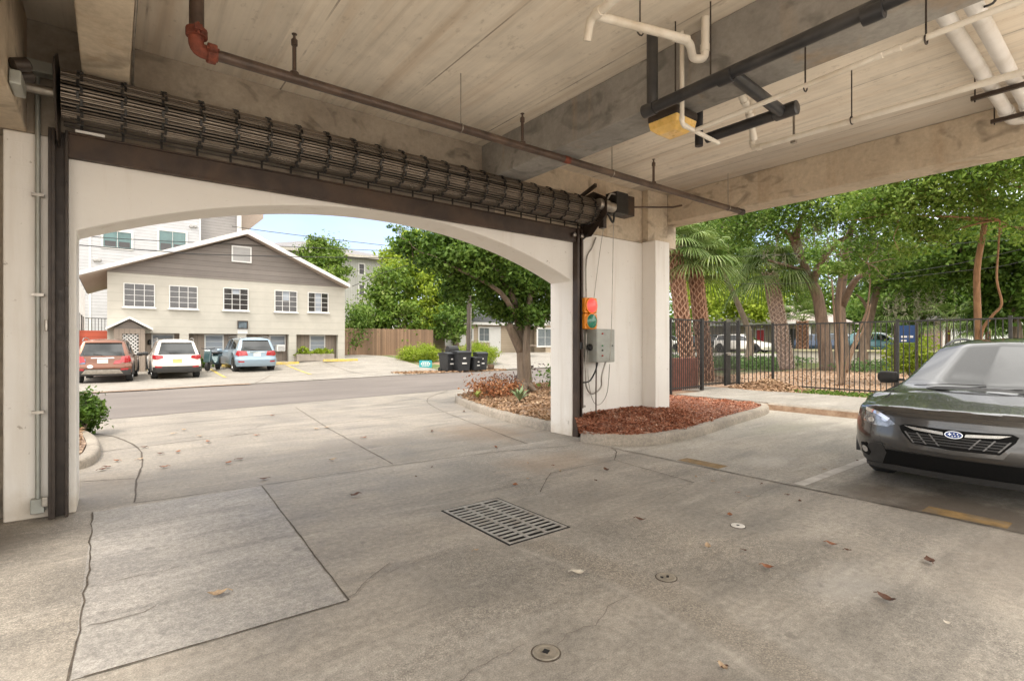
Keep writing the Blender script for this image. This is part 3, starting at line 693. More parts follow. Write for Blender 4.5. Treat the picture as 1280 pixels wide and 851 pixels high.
M_GRNL = plain('dim_green_lens', (.03,.20,.13), .25, 0, .1, 20, coat=.5)
for zc, m_ in (((mid+sz1)/2, M_REDL), ((mid+sz0)/2, M_GRNL)):
    mb = MB(); mb.lathe((cx, 5.83, zc), [(hw*.93, 0), (hw*.93, .02), (hw*.86, .025)], 26, (0,-1,0)); rg = build('lens_rim', mb, M_YEL, sg, smooth=40)
    mb = MB(); mb.lathe((cx, 5.806, zc), [(hw*.84, 0), (hw*.7, .02), (hw*.3, .036), (.005, .04)], 26, (0,-1,0)); build('lens', mb, m_, sg, smooth=60)
a = onw(733, 452, 5.98); b = onw(746, 411, 5.72); c = onw(768, 449, 5.72)
cb = thing('control_cabinet', 'grey steel gate control cabinet with buttons on the white wall', 'control box', (b.x+.15, 5.85, c.z))
cx0, cx1, cz0, cz1 = b.x, c.x, onw(746,453,5.72).z, b.z
mb = MB(); mb.box(cx0, cx1, 5.72, 5.999, cz0, cz1); build('case', mb, M_CAB, cb, bevel=.006)
mb = MB(); mb.box(cx0+.006, cx1-.006, 5.712, 5.722, cz0+.01, cz1-.01); build('door', mb, M_CAB, cb, bevel=.003)
cw, chh = cx1-cx0, cz1-cz0
M_BTNR = plain('red_button', (.4,.04,.03), .4); M_BTNG = plain('green_button', (.05,.25,.08), .4)
for u, v, m_, r_ in ((.28,.86,M_BTNR,.011),(.28,.50,M_BTNG,.010),(.28,.36,M_DARKM,.010),(.28,.20,M_BTNR,.011),(.85,.5,M_DARKM,.009)):
    build('button', MB().lathe((cx0+cw*u, 5.712, cz0+chh*v), [(r_*1.3,0),(r_*1.3,.006),(r_,.008),(r_*.9,.022)], 12, (0,-1,0)), m_, cb, smooth=40)
mb = MB(); mb.lathe((cx0, 5.86, cz0+chh*.45), [(.055,0),(.055,.02),(.03,.03),(.03,.05)], 16, (-1,0,0)); mb.box(cx0-.07, cx0-.05, 5.85, 5.87, cz0+chh*.38, cz0+chh*.52); build('isolator_switch', mb, M_BLACK, cb)
cd = thing('conduit_post', 'thin dark conduit pole beside the guide rail carrying the signal', 'conduit', onw(728, 505, 5.93))
mb = MB(); p = onw(728,510); q = onw(728,297); mb.tube([(p.x,5.93,p.z),(p.x,5.93,q.z)], .017, 8); build('pipe', mb, M_PIPE, cd, smooth=60)
mb = MB(); 
for y_ in (372, 412, 508): z = onw(728,y_).z; mb.obox((p.x+.02,5.95,z), (.10,.05,.03))
build('clamp', mb, M_GALV, cd)
mb = MB(); z = onw(728,432).z; mb.obox((p.x-.06,5.93,z), (.07,.08,.12)); build('sensor', mb, M_BLACK, cd, bevel=.01)
cdt = thing('wall_conduit', 'slim conduit bent above the signal on the white wall', 'conduit', onw(733, 372, 5.97))
mb = MB(); mb.tube(sm([onw(745,297,5.97),onw(740,310,5.97),onw(733,325,5.97),onw(733,372,5.97)], 4), .012, 8); build('pipe', mb, M_GALV, cdt, smooth=60)
def cable(name, label, pts, r, m, cat='cable', k=6, n=7, group=None): return tag(build(name, MB().tube(sm(pts, k), r, n), m, smooth=180), label, cat, group)
cable('hanging_cable', 'thin cable dropping from the motor to the lower left of the cabinet loop', [onw(759,262,5.7),onw(752,300,5.8),onw(744,360,5.9),onw(736,430,5.9),onw(735,470,5.9),onw(741,500,5.9),onw(750,505,5.9),onw(759,490,5.85),onw(762,455,5.7)], .006, M_GALV)
cable('pull_chain', 'straight thin chain hanging from the gear box past the cabinet', [onw(767,262,5.6),onw(766,330,5.62),onw(764,420,5.64),onw(762,450,5.66)], .006, M_GALV)
cable('supply_cable', 'black flexible cable curving from the gear box to the guide rail head', [onw(768,265,5.55),onw(766,278,5.6),onw(758,266,5.6),onw(748,272,5.65),onw(741,288,5.75),onw(733,295,5.85),onw(727,300,5.92)], .018, M_BLACK)
cable('looped_cable', 'black cable looping under the cabinet to the conduit pole', [onw(747,452,5.85),onw(744,464,5.85),onw(737,476,5.9),onw(728,478,5.92)], .013, M_BLACK)
cable('looped_hose', 'grey flexible hose looping under the cabinet', [onw(757,452,5.84),onw(752,470,5.86),onw(751,484,5.9),onw(741,492,5.92),onw(734,486,5.93),onw(732,470,5.93),onw(733,412,5.95)], .014, M_GALV)
cable('ground_conduit', 'straight pipe from the cabinet down into the red mulch', [onw(745.5,452,5.88),onw(745,485,5.88),onw(745,522,5.88)], .012, M_PIPE)
# left wall: conduit, switch box, light
lc = thing('riser_conduit', 'vertical conduit with junction box on the white wall left of the exit', 'conduit', (-.5, 5.97, .05))
mb = MB(); mb.tube([(-.50,5.96,.12),(-.50,5.96,3.29),(-.5,5.93,3.8)], .018, 10); build('pipe', mb, M_CAB, lc, smooth=60)
mb = MB(); mb.box(-.545, -.455, 5.91, 5.999, .06, .18); build('junction_box', mb, M_CAB, lc, bevel=.006)
mb = MB()
for z in (.9, 1.9, 2.75): mb.box(-.54, -.46, 5.94, 5.999, z, z+.025)
build('pipe_strap', mb, M_GALV, lc)
mb = MB(); mb.box(-.45, -.43, 5.86, 5.93, 1.60, 1.70); mb.box(-.47,-.43,5.87,5.9,.12,.2); tag(build('gate_sensor', mb, M_GALV, bevel=.006), 'small grey photo eye beside the left guide rail', 'sensor')
fl = thing('flood_light', 'small twin lamp flood light on the side beam at upper left', 'wall light', (-.56, 4.85, 3.4))
mb = MB(); mb.box(-.565, -.50, 4.95, 5.22, 3.30, 3.40); build('base_box', mb, M_CAB, fl, bevel=.01)
for y in (5.0, 5.2): build('lamp_head', MB().lathe((-.51, y, 3.46), [(.025,-.06),(.045,-.045),(.05,.04),(.04,.05)], 14, (.7,.3,.35)), M_RAIL, fl, smooth=40)

# ------------------------------------------------------------------ pipework under the ceiling
sp = thing('sprinkler_pipe', 'long brown sprinkler pipe slung below the ceiling across the exit', 'pipe', (4, 4.515, 3.7)); zy, zz = 4.515, 3.70
mb = MB(); mb.tube([(.56,zy,zz),(8.34,zy,zz)], .042, 12); build('pipe', mb, M_PIPE, sp, smooth=60)
mb = MB(); mb.tube([(.50,zy-.02,zz+.10),(.50,zy-.02,ZC)], .05, 12); build('riser', mb, M_PIPE, sp, smooth=60)
mb = MB(); mb.tube(sm([(.50,zy-.02,zz+.14),(.50,zy-.01,zz+.03),(.54,zy,zz),(.64,zy,zz)], 4), .052, 12)
for c, ax in (((.50,zy-.02,zz+.11),(0,0,1)),((.60,zy,zz),(1,0,0))):
    mb.lathe(c, [(.058,-.03),(.072,-.028),(.072,.028),(.058,.03)], 14, ax)
    for s in (-1, 1): mb.obox(Vector(c)+Vector((0,s*.085,0)), (.05,.05,.04)); mb.tube([Vector(c)+Vector((-.04 if ax[0] else 0,s*.088,-.04 if ax[2] else 0)),Vector(c)+Vector((.04 if ax[0] else 0,s*.088,.04 if ax[2] else 0))], .011, 6)
build('elbow_coupling', mb, M_RUST, sp, smooth=35)
mb = MB(); mb.lathe((atY(708,198,zy).x,zy,zz), [(.033,-.05),(.044,-.045),(.044,.045),(.033,.05)], 14, (1,0,0)); build('pipe_coupling', mb, M_RUST, sp, smooth=35)
mb = MB(); mb.lathe((8.35,zy,zz), [(.034,-.06),(.048,-.055),(.048,.05),(.03,.06)], 14, (1,0,0)); build('end_cap', mb, M_RAIL, sp, smooth=35)
for px in (368, 653, 817, 922):
    x = atY(px, 429, zy).x; top = zz+.33
    mb = MB(); mb.tube([(x,zy,zz+.02),(x,zy,top)], .017, 8); mb.lathe((x,zy,zz), [(.04,.0),(.036,.05),(.024,.06)], 12); mb.lathe((x,zy,top-.06), [(.018,0),(.026,.005),(.026,.05),(.012,.055),(.01,.09),(.022,.095),(.022,.10)], 10); build('sprinkler_head', mb, M_PIPE, sp, smooth=35)
for px in (576, 765, 910):
    x = atY(px, 429, zy).x
    mb = MB(); mb.tube([(x,zy,zz+.05),(x,zy,ZC)], .006, 6); mb.tube([(x+.0,zy+.045*math.cos(a),zz+.045*math.sin(a)) for a in np.linspace(0,2*PI,15)[:-1]], .006, 5, closed=True); build('hanger_rod', mb, M_GALV, sp, smooth=60)
mb = MB(); pts = [(6.75,5.75,3.78),(8.0,5.62,3.95),(8.19,5.55,4.0)]; mb.tube(pts, .016, 7); tag(build('motor_conduit', mb, M_PIPE, smooth=60), 'thin brown conduit running from the motor box to the right beam', 'conduit')
mb = MB(); mb.tube([(.135,2.5,ZC-.35),(.135,5.2,ZC-.35),(.14,5.6,ZC-.5),(.2,5.85,3.72),(.35,5.9,3.62)], .012, 8); tag(build('beam_conduit', mb, M_GALV, smooth=60), 'grey conduit following the short beam down to the grille drum', 'conduit')

bp = thing('black_drain_pipe', 'black plastic drain pipe hung below the grey ceiling beam', 'pipe', (3.83, 2.0, 3.6)); bx, bz = 3.83, 3.60
mb = MB(); mb.tube([(bx,2.98,bz),(bx,-.7,bz+.06)], .05, 16)
for y in (2.93, 2.2, 1.2): mb.lathe((bx,y,bz), [(.052,-.06),(.06,-.058),(.06,.058),(.052,.06)], 16, (0,1,0))
build('main_pipe', mb, M_ABS, bp, smooth=50)
mb = MB(); mb.tube([(bx,2.90,bz),(bx,2.90,ZC)], .05, 16); build('drop_pipe', mb, M_ABS, bp, smooth=50)
e1 = (4.78, 2.2, bz-.02)
mb = MB(); mb.tube([(bx,2.15,bz),(4.74,2.2,bz-.02)], .05, 16); mb.tube([(4.78,2.08,bz-.02),(4.78,2.95,bz-.02)], .05, 16); mb.lathe(e1, [(.052,-.13),(.062,-.125),(.062,.06),(.05,.07)], 16, (0,1,0)); build('branch_pipe', mb, M_ABS, bp, smooth=50)
mb = MB(); mb.tube([(4.72,3.0,bz-.1),(4.72,3.0,ZC-.2)], .04, 14); build('branch_drop', mb, M_ABS, bp, smooth=50)
for y in (2.66, 2.33, 1.0, .2):
    mb = MB(); mb.tube([(bx,y,bz+.05),(bx,y,ZC)], .006, 6); build('hanger_rod', mb, M_RAIL, bp)

def pvc(name, label, runs, r, m, hang=(), group=None, cat='pipe'):
    t = thing(name, label, cat, runs[0][0], group)
    for pts in runs:
        mb = MB(); P = [Vector(p) for p in pts]; q = [P[0]]
        for a, b, c in zip(P[:-2], P[1:-1], P[2:]):
            d = min(2.2*r, .4*(b-a).length, .4*(c-b).length); i = b+(a-b).normalized()*d; o = b+(c-b).normalized()*d
            q += [i.lerp(b, f).lerp(b.lerp(o, f), f) for f in (0, .25, .5, .75, 1)]
            mb2 = None
        q.append(P[-1]); mb.tube(q, r, 12)
        for a, b, c in zip(P[:-2], P[1:-1], P[2:]):
            for e in (a, c):
                if (e-b).length < 7*r: continue
                d = (e-b).normalized(); mb.lathe(b+d*2.6*r, [(r,-.9*r),(r*1.2,-.8*r),(r*1.2,.8*r),(r,.9*r)], 12, d)
        build('pipe', mb, m, t, smooth=50)
    for p in hang:
        mb = MB(); p = Vector(p); mb.tube([p, (p.x, p.y, ZC)], .006, 6); mb.tube([(p.x+(r+.008)*math.cos(a), p.y, p.z+(r+.008)*math.sin(a)) for a in np.linspace(0, 2*PI, 13)[:-1]], .006, 5, closed=True); build('hanger_rod', mb, M_RAIL, t)
    return t
pvc('white_trap_pipe', 'thick white waste pipe with a trap bend below the ceiling', [[G(860,50,4.0),G(745,20,4.02)], [G(1000,-190,4.12),G(738,24,4.02),G(734,52,3.88)], [G(840,46,4.0),G(862,52,4.0),G(866,74,3.93),G(881,74,3.93),(*G(882,60,4.0).xy,ZC)]], .034, M_PVC, [G(800,38,4.02)])
z1 = 3.44
pvc('thin_white_pipe', 'thin white pipe dropping beside the amber lamp then running right', [[(4.0,2.71,ZC),(4.0,2.71,z1),(4.66,2.75,z1)], [(4.21,2.73,z1),(4.12,1.2,z1+.01),(4.07,-.7,z1+.02)]], .02, M_PVC, [(4.17,1.75,z1),(4.12,1.0,z1)])
pvc('long_white_pipe', 'thicker white pipe running along the ceiling nearest the right edge beam', [[(5.75,2.98,ZC),(5.75,2.98,3.70),(5.93,.3,3.72),(5.95,-.7,3.72)]], .03, M_PVC, [(5.80,2.0,3.705)])
mb = MB(); c = Vector((5.80,2.55,3.70)); mb.obox(c+Vector((0,0,.16)), (.012,.02,.32)); mb.obox(c+Vector((0,0,-.03)), (.05,.05,.045)); tag(build('pipe_hanger', mb, M_GALV), 'grey strap hanger under the long white ceiling pipe', 'pipe hanger')
pvc('short_white_elbow', 'short white pipe elbow behind the black branch pipe', [[(4.72,2.62,3.98),(5.05,2.66,3.86),(5.25,2.7,3.6)]], .032, M_PVC)
for y, l in ((1.12, 'large pale ceiling pipe, farther of the pair at upper right'), (.955, 'large pale ceiling pipe, nearer of the pair at upper right')):
    pvc('large_white_pipe', l, [[(4.4,y-.02,4.02),(7.8,y+.04,4.0),(8.0,y+.04,4.0),(8.15,y-.1,4.02)]], .058, M_PVCB, group='pair of large ceiling pipes')
for x, l in ((6.75, 'dark steel strut under the pair of large pipes, nearer the camera'), (7.62, 'dark steel strut under the large pipes close to the right beam')):
    t = thing('pipe_strut', l, 'pipe support', (x, .9, 3.92), 'struts under the large pipes')
    mb = MB(); mb.box(x-.02, x+.02, .45, 1.28, 3.90, 3.94); build('channel', mb, M_STEEL, t)
    for y in (1.25, .6): build('hanger_rod', MB().tube([(x,y,3.88),(x,y,ZC)], .007, 6), M_RAIL, t)
cable('ceiling_cable', 'thin black cable sagging from the grey beam to the big pale pipes', [(4.05,1.35,3.72),(4.05,1.0,3.78),(4.3,.75,3.85),(4.9,.8,3.9),(5.3,1.0,4.1)], .009, M_BLACK)
lp = thing('amber_lamp', 'ceiling lamp with a yellowed plastic lens under a black housing', 'lamp', (4.3, 3.02, 3.5))
a = Matrix.Rotation(0, 3, 'Z')
mb = MB(); mb.box(4.13, 4.47, 2.85, 3.19, 3.635, 3.72); mb.box(4.26, 4.34, 2.92, 3.12, 3.72, 3.762); build('housing', mb, M_RAIL, lp, bevel=.02)
mb = MB(); vs = [(x, y, z) for z, e in ((3.64, .005), (3.57, .018), (3.52, .075)) for x, y in ((4.13+e, 2.85+e), (4.47-e, 2.85+e), (4.47-e, 3.19-e), (4.13+e, 3.19-e))]
mb.add(vs, [(0,1,5,4),(1,2,6,5),(2,3,7,6),(3,0,4,7),(4,5,9,8),(5,6,10,9),(6,7,11,10),(7,4,8,11),(8,9,10,11),(3,2,1,0)]); build('lens', mb, M_AMBER, lp, bevel=.012)

# ------------------------------------------------------------------ floor ironwork and dropped leaves
dg = thing('drain_grate', 'rectangular slotted iron drain grate in the garage floor', 'drain grate', (2.64, 3.55, 0))
mb = MB(); fw = .03; zt = .006; zb = -.004
mb.box(gx0+.008, gx1-.008, gy0+.008, gy0+fw, zb, zt); mb.box(gx0+.008, gx1-.008, gy1-fw, gy1-.008, zb, zt); mb.box(gx0+.008, gx0+fw, gy0+fw, gy1-fw, zb, zt); mb.box(gx1-fw, gx1-.008, gy0+fw, gy1-fw, zb, zt)
w3 = (gx1-gx0-2*fw)/3
for i in (1, 2): mb.box(gx0+fw+w3*i-.011, gx0+fw+w3*i+.011, gy0+fw, gy1-fw, zb, zt-.0005)
for i in range(1, 14):
    y = gy0+fw+(gy1-gy0-2*fw)*i/14; mb.box(gx0+fw, gx1-fw, y-.0095, y+.0095, zb, zt-.001)
build('bars', mb, M_IRON, dg)
mb = MB(); mb.box(gx0, gx1, gy0, gy1, -.055, -.05); build('pit', mb, M_PIT, dg)
mb = MB()
for q in ((gx0-.01,gx0+.008,gy0-.01,gy1+.01),(gx1-.008,gx1+.01,gy0-.01,gy1+.01),(gx0,gx1,gy0-.01,gy0+.008),(gx0,gx1,gy1-.008,gy1+.01)): mb.box(*q, -.05, .0035 if q[0] != gx0 else .003)
build('rim', mb, M_PIT, dg)
M_COVER = plain('brass_cover', (.27,.235,.185), .5, .3, .25, 25, .3, 90); M_COVERW = plain('pale_cover', (.6,.57,.52), .6, 0, .1, 9)
for (x, y), r_, m_, l in (((1.665,1.885),.066,M_COVER,'round metal cleanout cover with a square hole, nearest the camera'),((2.81,2.02),.062,M_COVER,'round metal floor cover with twin dark marks beyond the nearest one'),((4.07,2.23),.055,M_COVERW,'pale round floor cover with a dark centre')):
    t = thing('floor_cover', l, 'drain cover', (x, y, 0), 'round covers set in the floor')
    build('ring', MB().lathe((x,y,0), [(r_*1.12,0),(r_*1.12,.0025),(r_*1.03,.003)], 32), M_JOINT, t)
    build('plate', MB().lathe((x,y,.001), [(r_,0),(r_,.004),(r_*.94,.007),(r_*.7,.0072),(r_*.66,.0055),(r_*.4,.0055),(r_*.38,.0065)], 32), m_, t, smooth=30)
    mb = MB()
    if y < 1.95: mb.obox((x,y,.009), (.028,.028,.004), .4)
    elif x < 3: mb.lathe((x-.03,y+.012,.006), [(.012,0),(.011,.003)], 10); mb.obox((x+.008,y-.005,.0078), (.03,.016,.003), .5)
    else: mb.lathe((x,y,.006), [(.013,0),(.012,.003)], 10)
    build('key_hole', mb, M_PIT, t)
def dry_leaf(px, py, L, label, curl=.5, m=None, group=None):
    p = G(px, py); t = random.uniform(0, 6.28); mb = MB(); n = 7
    vs = []
    for i in range(n):
        u = i/(n-1); w = L*.30*math.sin(PI*min(1, u*1.02+.02))**.8*(1+random.uniform(-.2,.2)); z = curl*L*.5*(2*u-1)**2+.008
        for s in (-1, 0, 1): vs.append((L*(u-.5), s*w, z+abs(s)*w*.8*curl+random.uniform(0,.006)))
    fs = [(3*i+j, 3*i+j+1, 3*i+j+4, 3*i+j+3) for i in range(n-1) for j in (0, 1)]
    mb.add(vs, fs); mb.tube([(-L*.5,0,curl*L*.5+.008),(-L*.72,L*.05,curl*L*.45)], L*.018+.001, 5)
    o = build('dry_leaf', mb, m or L_DRY, None, 180, local=True, fix=False); o.location = (p.x, p.y, .004); o.rotation_euler.z = t
    return tag(o, label, 'leaf', group or 'dry leaves on the concrete')
L_TAN = plain('tan_dry_leaf', (.38,.27,.17), .8, 0, .3, 40); L_RUSTL = plain('rust_dry_leaf', (.25,.095,.04), .7, 0, .45, 40); L_BRN = plain('dark_dry_leaf', (.11,.05,.03), .8, 0, .4, 40); L_PALE = plain('pale_dry_leaf', (.55,.49,.40), .8, 0, .2, 40)
for px, py, L, l, m_ in [(272,746,.11,'tan curled dry leaf lying on the grey patch of floor',L_TAN),(960,712,.08,'orange brown dry leaf between the pale cover and the bottom edge',L_RUSTL),(1108,752,.10,'dark brown dry leaf nearest the lower right corner',L_BRN),(1162,704,.10,'dark curled dry leaf below the yellow bar by the car',L_BRN),
      (1040,683,.08,'reddish dry leaf halfway between the pale cover and the car',L_RUSTL),(885,686,.08,'tan dry leaf just left of the orange one',L_TAN),(912,646,.07,'two tone dry leaf beside the pale cover',L_RUSTL),(723,719,.09,'pale cream dry leaf left of the small cover',L_PALE),(801,652,.09,'dark leaf in the crack right of the grate',L_BRN),(644,608,.08,'rust leaf above the top corner of the grate',L_RUSTL),(758,589,.10,'long brown leaf by the crack before the mulch kerb',L_BRN),(904,838,.06,'small tan leaf at the bottom edge below the tyre track',L_TAN),(1184,782,.04,'tiny cream leaf left of the white stain',L_PALE),(443,621,.10,'brown leaf beyond the grey patch on the driveway edge',L_BRN)]:
    dry_leaf(px, py, L, l, .5, m_)
for px, py in [(890,603),(923,617),(935,622),(985,620),(870,597),(745,602),(660,600),(540,585),(520,597),(692,583),(700,590),(1060,690),(1030,588),(952,606),(1072,577),(595,690),(905,838),(660,580),(1000,628),(930,690)]:
    dry_leaf(px, py, .045, 'small dry leaf scrap lying on the garage floor', .4, random.choice([L_BRN, L_RUSTL, L_TAN]), 'small leaf scraps on the garage floor')
for px, py in [(215,543),(180,560),(230,538),(250,546),(200,568),(260,553),(285,580),(205,585),(300,575),(395,537),(408,535),(320,545),(135,585),(128,588),(415,576),(330,600),(340,520),(455,548),(580,515),(620,560),(540,540),(175,575),(222,566),(146,577)]:
    dry_leaf(px, py, .095, 'fallen leaf lying on the open driveway beyond the arch', .35, random.choice([L_BRN, L_RUSTL, L_TAN]), 'fallen leaves on the driveway')
# ------------------------------------------------------------------ fence, gate
def picket_panel(mb, a, b, z0, z1, step=.115, r=.009, rails=True):
    a, b = Vector(a), Vector(b); d = (b-a); L = d.length; d.normalize(); n = int(L/step); rot = math.atan2(d.y, d.x)
    for i in range(1, n):
        p = a+d*(L*i/n); mb.obox((p.x, p.y, (z0+z1)/2), (2*r, 2*r, z1-z0), rot)
    if rails:
        c = (a+b)/2
        for z in (z0+.06, z1-.02): mb.obox((c.x, c.y, z), (L, .032, .036), rot)
def post(mb, p, z0, z1, w=.06, rot=0): mb.obox((p[0], p[1], (z0+z1)/2), (w, w, z1-z0), rot); mb.obox((p[0], p[1], z1+.008), (w*1.15, w*1.15, .016), rot)
FX = 15.6
yF = [8.45]+[atX(px, 430, FX).y for px in (966, 1122, 1263)]; yF += [yF[-1]-2.3, yF[-1]-4.6, yF[-1]-6.9]
fe = thing('iron_fence', 'long black iron picket fence behind the parking stall', 'fence', (FX, 4, .14))
for i, (a, b) in enumerate(zip(yF[:-1], yF[1:])): build('picket_panel', (lambda m: (picket_panel(m, (FX,a), (FX,b), .2, 2.07), m)[1])(MB()), M_DARKM, fe)
for y in yF[1:]: build('post', (lambda m: (post(m, (FX,y), .1, 2.09), m)[1])(MB()), M_DARKM, fe)
fs = thing('side_fence', 'short black picket fence panel between the white pilaster and the gate', 'fence', (12.5, 8.35, .14))
mb = MB(); picket_panel(mb, (8.3,8.3), (13.3,8.4), .22, 2.17, .095, .010); build('picket_panel', mb, M_DARKM, fs)
mb = MB(); post(mb, (11.85,8.37), .1, 2.17, .05); build('post', mb, M_DARKM, fs)
gt = thing('pedestrian_gate', 'black iron picket gate with a lock plate at the end of the footpath', 'gate', (14.3, 8.42, .16))
mb = MB(); picket_panel(mb, (13.42,8.42), (14.66,8.44), .26, 2.15, .075, .010); build('picket_panel', mb, M_DARKM, gt)
for x in (13.42, 14.66): build('stile', (lambda m: (post(m, (x,8.43), .22, 2.16, .05), m)[1])(MB()), M_DARKM, gt)
mb = MB(); mb.box(14.60, 14.86, 8.38, 8.41, .24, 2.13); build('lock_plate', mb, M_DARKM, gt)
mb = MB(); mb.obox((14.70,8.34,1.18), (.16,.06,.09)); mb.tube([(14.62,8.33,1.2),(14.52,8.33,1.2)], .014, 6); build('latch', mb, M_GALV, gt, bevel=.008)
gp = thing('gate_posts', 'pair of square black posts carrying the pedestrian gate', 'gate post', (14.3, 8.45, .14))
for x, y in ((13.36, 8.40), (15.55, 8.50)): build('post', (lambda m: (post(m, (x,y), .1, 2.19, .085), m)[1])(MB()), M_DARKM, gp)
mb = MB(); picket_panel(mb, (14.9,8.45), (15.5,8.5), .22, 2.15, .1, .010); build('filler_panel', mb, M_DARKM, gp)
# low red-brown planter wall round the palms
M_BRICKR = plain('red_brown_wall', (.20,.075,.05), .9, 0, .35, 10, .4, 40)
mb = MB(); mb.box(11.9, 14.05, 8.95, 9.15, .05, 1.07); tag(build('planter_wall', mb, M_BRICKR, bevel=.02), 'low red brown planter wall behind the side fence', 'wall')
# leaf pile and weeds
P = []
for _ in range(2600):
    a = random.random()*6.28; q = random.random()**.6; P.append((15.25+.75*q*math.cos(a), 7.4+1.15*q*math.sin(a), .15+.34*(1-q)*random.random()))
P = np.array(P); N = rng.normal(size=(len(P), 3))*.7; N[:, 2] += .5
tag(leaves('leaf_pile', P, N, .11, L_LITTER, None, .5), 'heap of dry brown leaves swept against the fence corner', 'leaf pile', kind='stuff')
P = np.stack([rng.uniform(14.8, 15.75, 4200), rng.uniform(-4, 6.8, 4200), rng.uniform(.13, .21, 4200)], 1); N = rng.normal(size=(4200, 3)); N[:, 2] += .4
tag(leaves('weed_strip', P, N, .085, L_OAK, None, .4), 'low weeds growing along the foot of the iron fence', 'weeds', kind='stuff')
n = 8000; P = np.stack([rng.uniform(15.9, 31, n), rng.uniform(-6, 12, n), np.zeros(n)], 1); P[:, 2] = [gh(p[0], p[1])+.01 for p in P]; N = rng.normal(size=(n, 3))*.5; N[:, 2] += .8
tag(leaves('yard_leaves', P, N, .10, L_LITTER, None, .5), 'fallen leaves scattered over the brown dirt yard beyond the fence', 'leaf litter', kind='stuff')
n = 16000; P = np.stack([rng.uniform(27.5, 33.5, n), rng.uniform(-16, 26, n), np.zeros(n)], 1); P[:, 2] = [gh(p[0], p[1])+random.uniform(.02, .42) for p in P]
k = (np.sin(P[:, 1]*.9)+np.sin(P[:, 1]*.37+1)+rng.normal(size=n)*.5) > -.6; P = P[k]; N = rng.normal(size=(len(P), 3)); N[:, 2] += .5
tag(leaves('ground_cover', P, N, .22, leaf_mat('blue_green_cover', [(.05,.10,.03),(.09,.16,.05),(.15,.23,.09),(.2,.28,.12)], .3), None, .35), 'green ground cover in front of the low wall across the yard', 'ground cover', kind='stuff')

# ------------------------------------------------------------------ buildings
def siding(name, c, axis_z=True, pitch=.2, var=.07, vert=False, depth=.02, rough=.75, groove=.55):
    t = NT(name); x, y, z = t.sep(); v = t.math('ADD', x, y) if vert else z
    fr = t.math('FRACT', t.math('MULTIPLY', v, 1/pitch)); rw = t.math('FLOOR', t.math('MULTIPLY', v, 1/pitch))
    wn = t.new('ShaderNodeTexWhiteNoise', noise_dimensions='1D'); t.lk(rw, wn.inputs['W'])
    k = t.mix(wn.outputs['Value'], tuple(q*(1-var) for q in c), tuple(min(1, q*(1+var)) for q in c))
    k = t.mix(.35, k, t.mix(1, k, t.ramp(t.noise(1.3, 6, .65), [(.3, .72), (.7, 1.15)]), 'MULTIPLY'))
    gv = t.math('LESS_THAN', fr, .07); k = t.mix(gv, k, tuple(q*groove for q in c))
    t.col(k); t.set(Roughness=rough); t.bump(t.math('SUBTRACT', 1, fr) if not vert else t.math('SUBTRACT', 1, gv), .5, depth); return t.m
M_CREAM = siding('cream_block', (.455,.43,.375), pitch=.40, var=.015, depth=.003, groove=.86)
M_TAUPE = siding('taupe_boards', (.195,.17,.152), pitch=.26, var=.06)
M_TAN = siding('tan_boards', (.30,.245,.20), pitch=.2, var=.05, vert=True)
M_TRIM = plain('white_trim', (.66,.65,.63), .55, 0, .04)
M_ROOFM = plain('grey_roof_edge', (.52,.50,.47), .7, 0, .1, 4)
M_SOFFIT = plain('taupe_soffit', (.36,.29,.24), .8, 0, .08, 5)
M_SHING = siding('grey_shingles', (.20,.19,.19), pitch=.14, var=.18)
def glass(name, c, rough=.06): 
    t = NT(name); t.col(t.ramp(t.noise(1.1, 3), [(.35, tuple(q*.6 for q in c)), (.65, c)])); t.set(Roughness=rough, IOR=1.6); return t.m
M_GLASS = glass('dark_window_glass', (.045,.04,.04)); M_GLASST = glass('teal_window_glass', (.10,.19,.19)); M_BLIND = siding('window_blind', (.30,.33,.37), pitch=.12, var=.25)
def ladder(mb, x0, x1, z0, z1, y, cols, rows, w=.026, d=.03, fr=.04):
    mb.box(x0-fr, x1+fr, y-d-.02, y, z1, z1+fr); mb.box(x0-fr, x1+fr, y-d-.02, y, z0-fr, z0); mb.box(x0-fr, x0, y-d-.02, y, z0, z1); mb.box(x1, x1+fr, y-d-.02, y, z0, z1)
    for i in range(1, cols): x = x0+(x1-x0)*i/cols; mb.box(x-w/2, x+w/2, y-d, y, z0, z1)
    for i in range(1, rows): z = z0+(z1-z0)*i/rows; mb.box(x0, x1, y-d+.004, y-.002, z-w*.35, z+w*.35)
def window(par, x0, x1, z0, z1, y, cols=3, rows=4, frame=None, gl=None, sill=True, blind=None, fr=.04):
    mb = MB(); ladder(mb, x0, x1, z0, z1, y, cols, rows, fr=fr); w = build('window', mb, frame or M_TRIM, par)
    mb = MB(); mb.box(x0, x1, y-.012, y+.04, z0, z1); build('pane', mb, gl or M_GLASS, w)
    if sill: mb = MB(); mb.box(x0-.1, x1+.1, y-.12, y-.001, z0-fr-.07, z0-fr-.002); build('sill', mb, frame or M_TRIM, w)
    if blind: mb = MB(); mb.box(blind[0], blind[1], y-.018, y-.0125, blind[2], blind[3]); build('blind', mb, M_BLIND, w)
    return w
HYh = 31.0
def hp(px, py, Y=HYh): return atY(px, py, Y)
hx0, hx1 = hp(134,430).x, hp(431,430).x; zsid = 4.87; zrec = 2.0; apx, apz = 5.72, 7.35
ho = thing('cream_house', 'two storey cream block house with brown gable behind the parked cars', 'house', ((hx0+hx1)/2, HYh, .3))
recs = [(hp(181,430).x, hp(224.5,430).x), (hp(236,430).x, hp(297,430).x), (hp(308,430).x, hp(361,430).x), (hp(370.5,430).x, hp(422.6,430).x)]
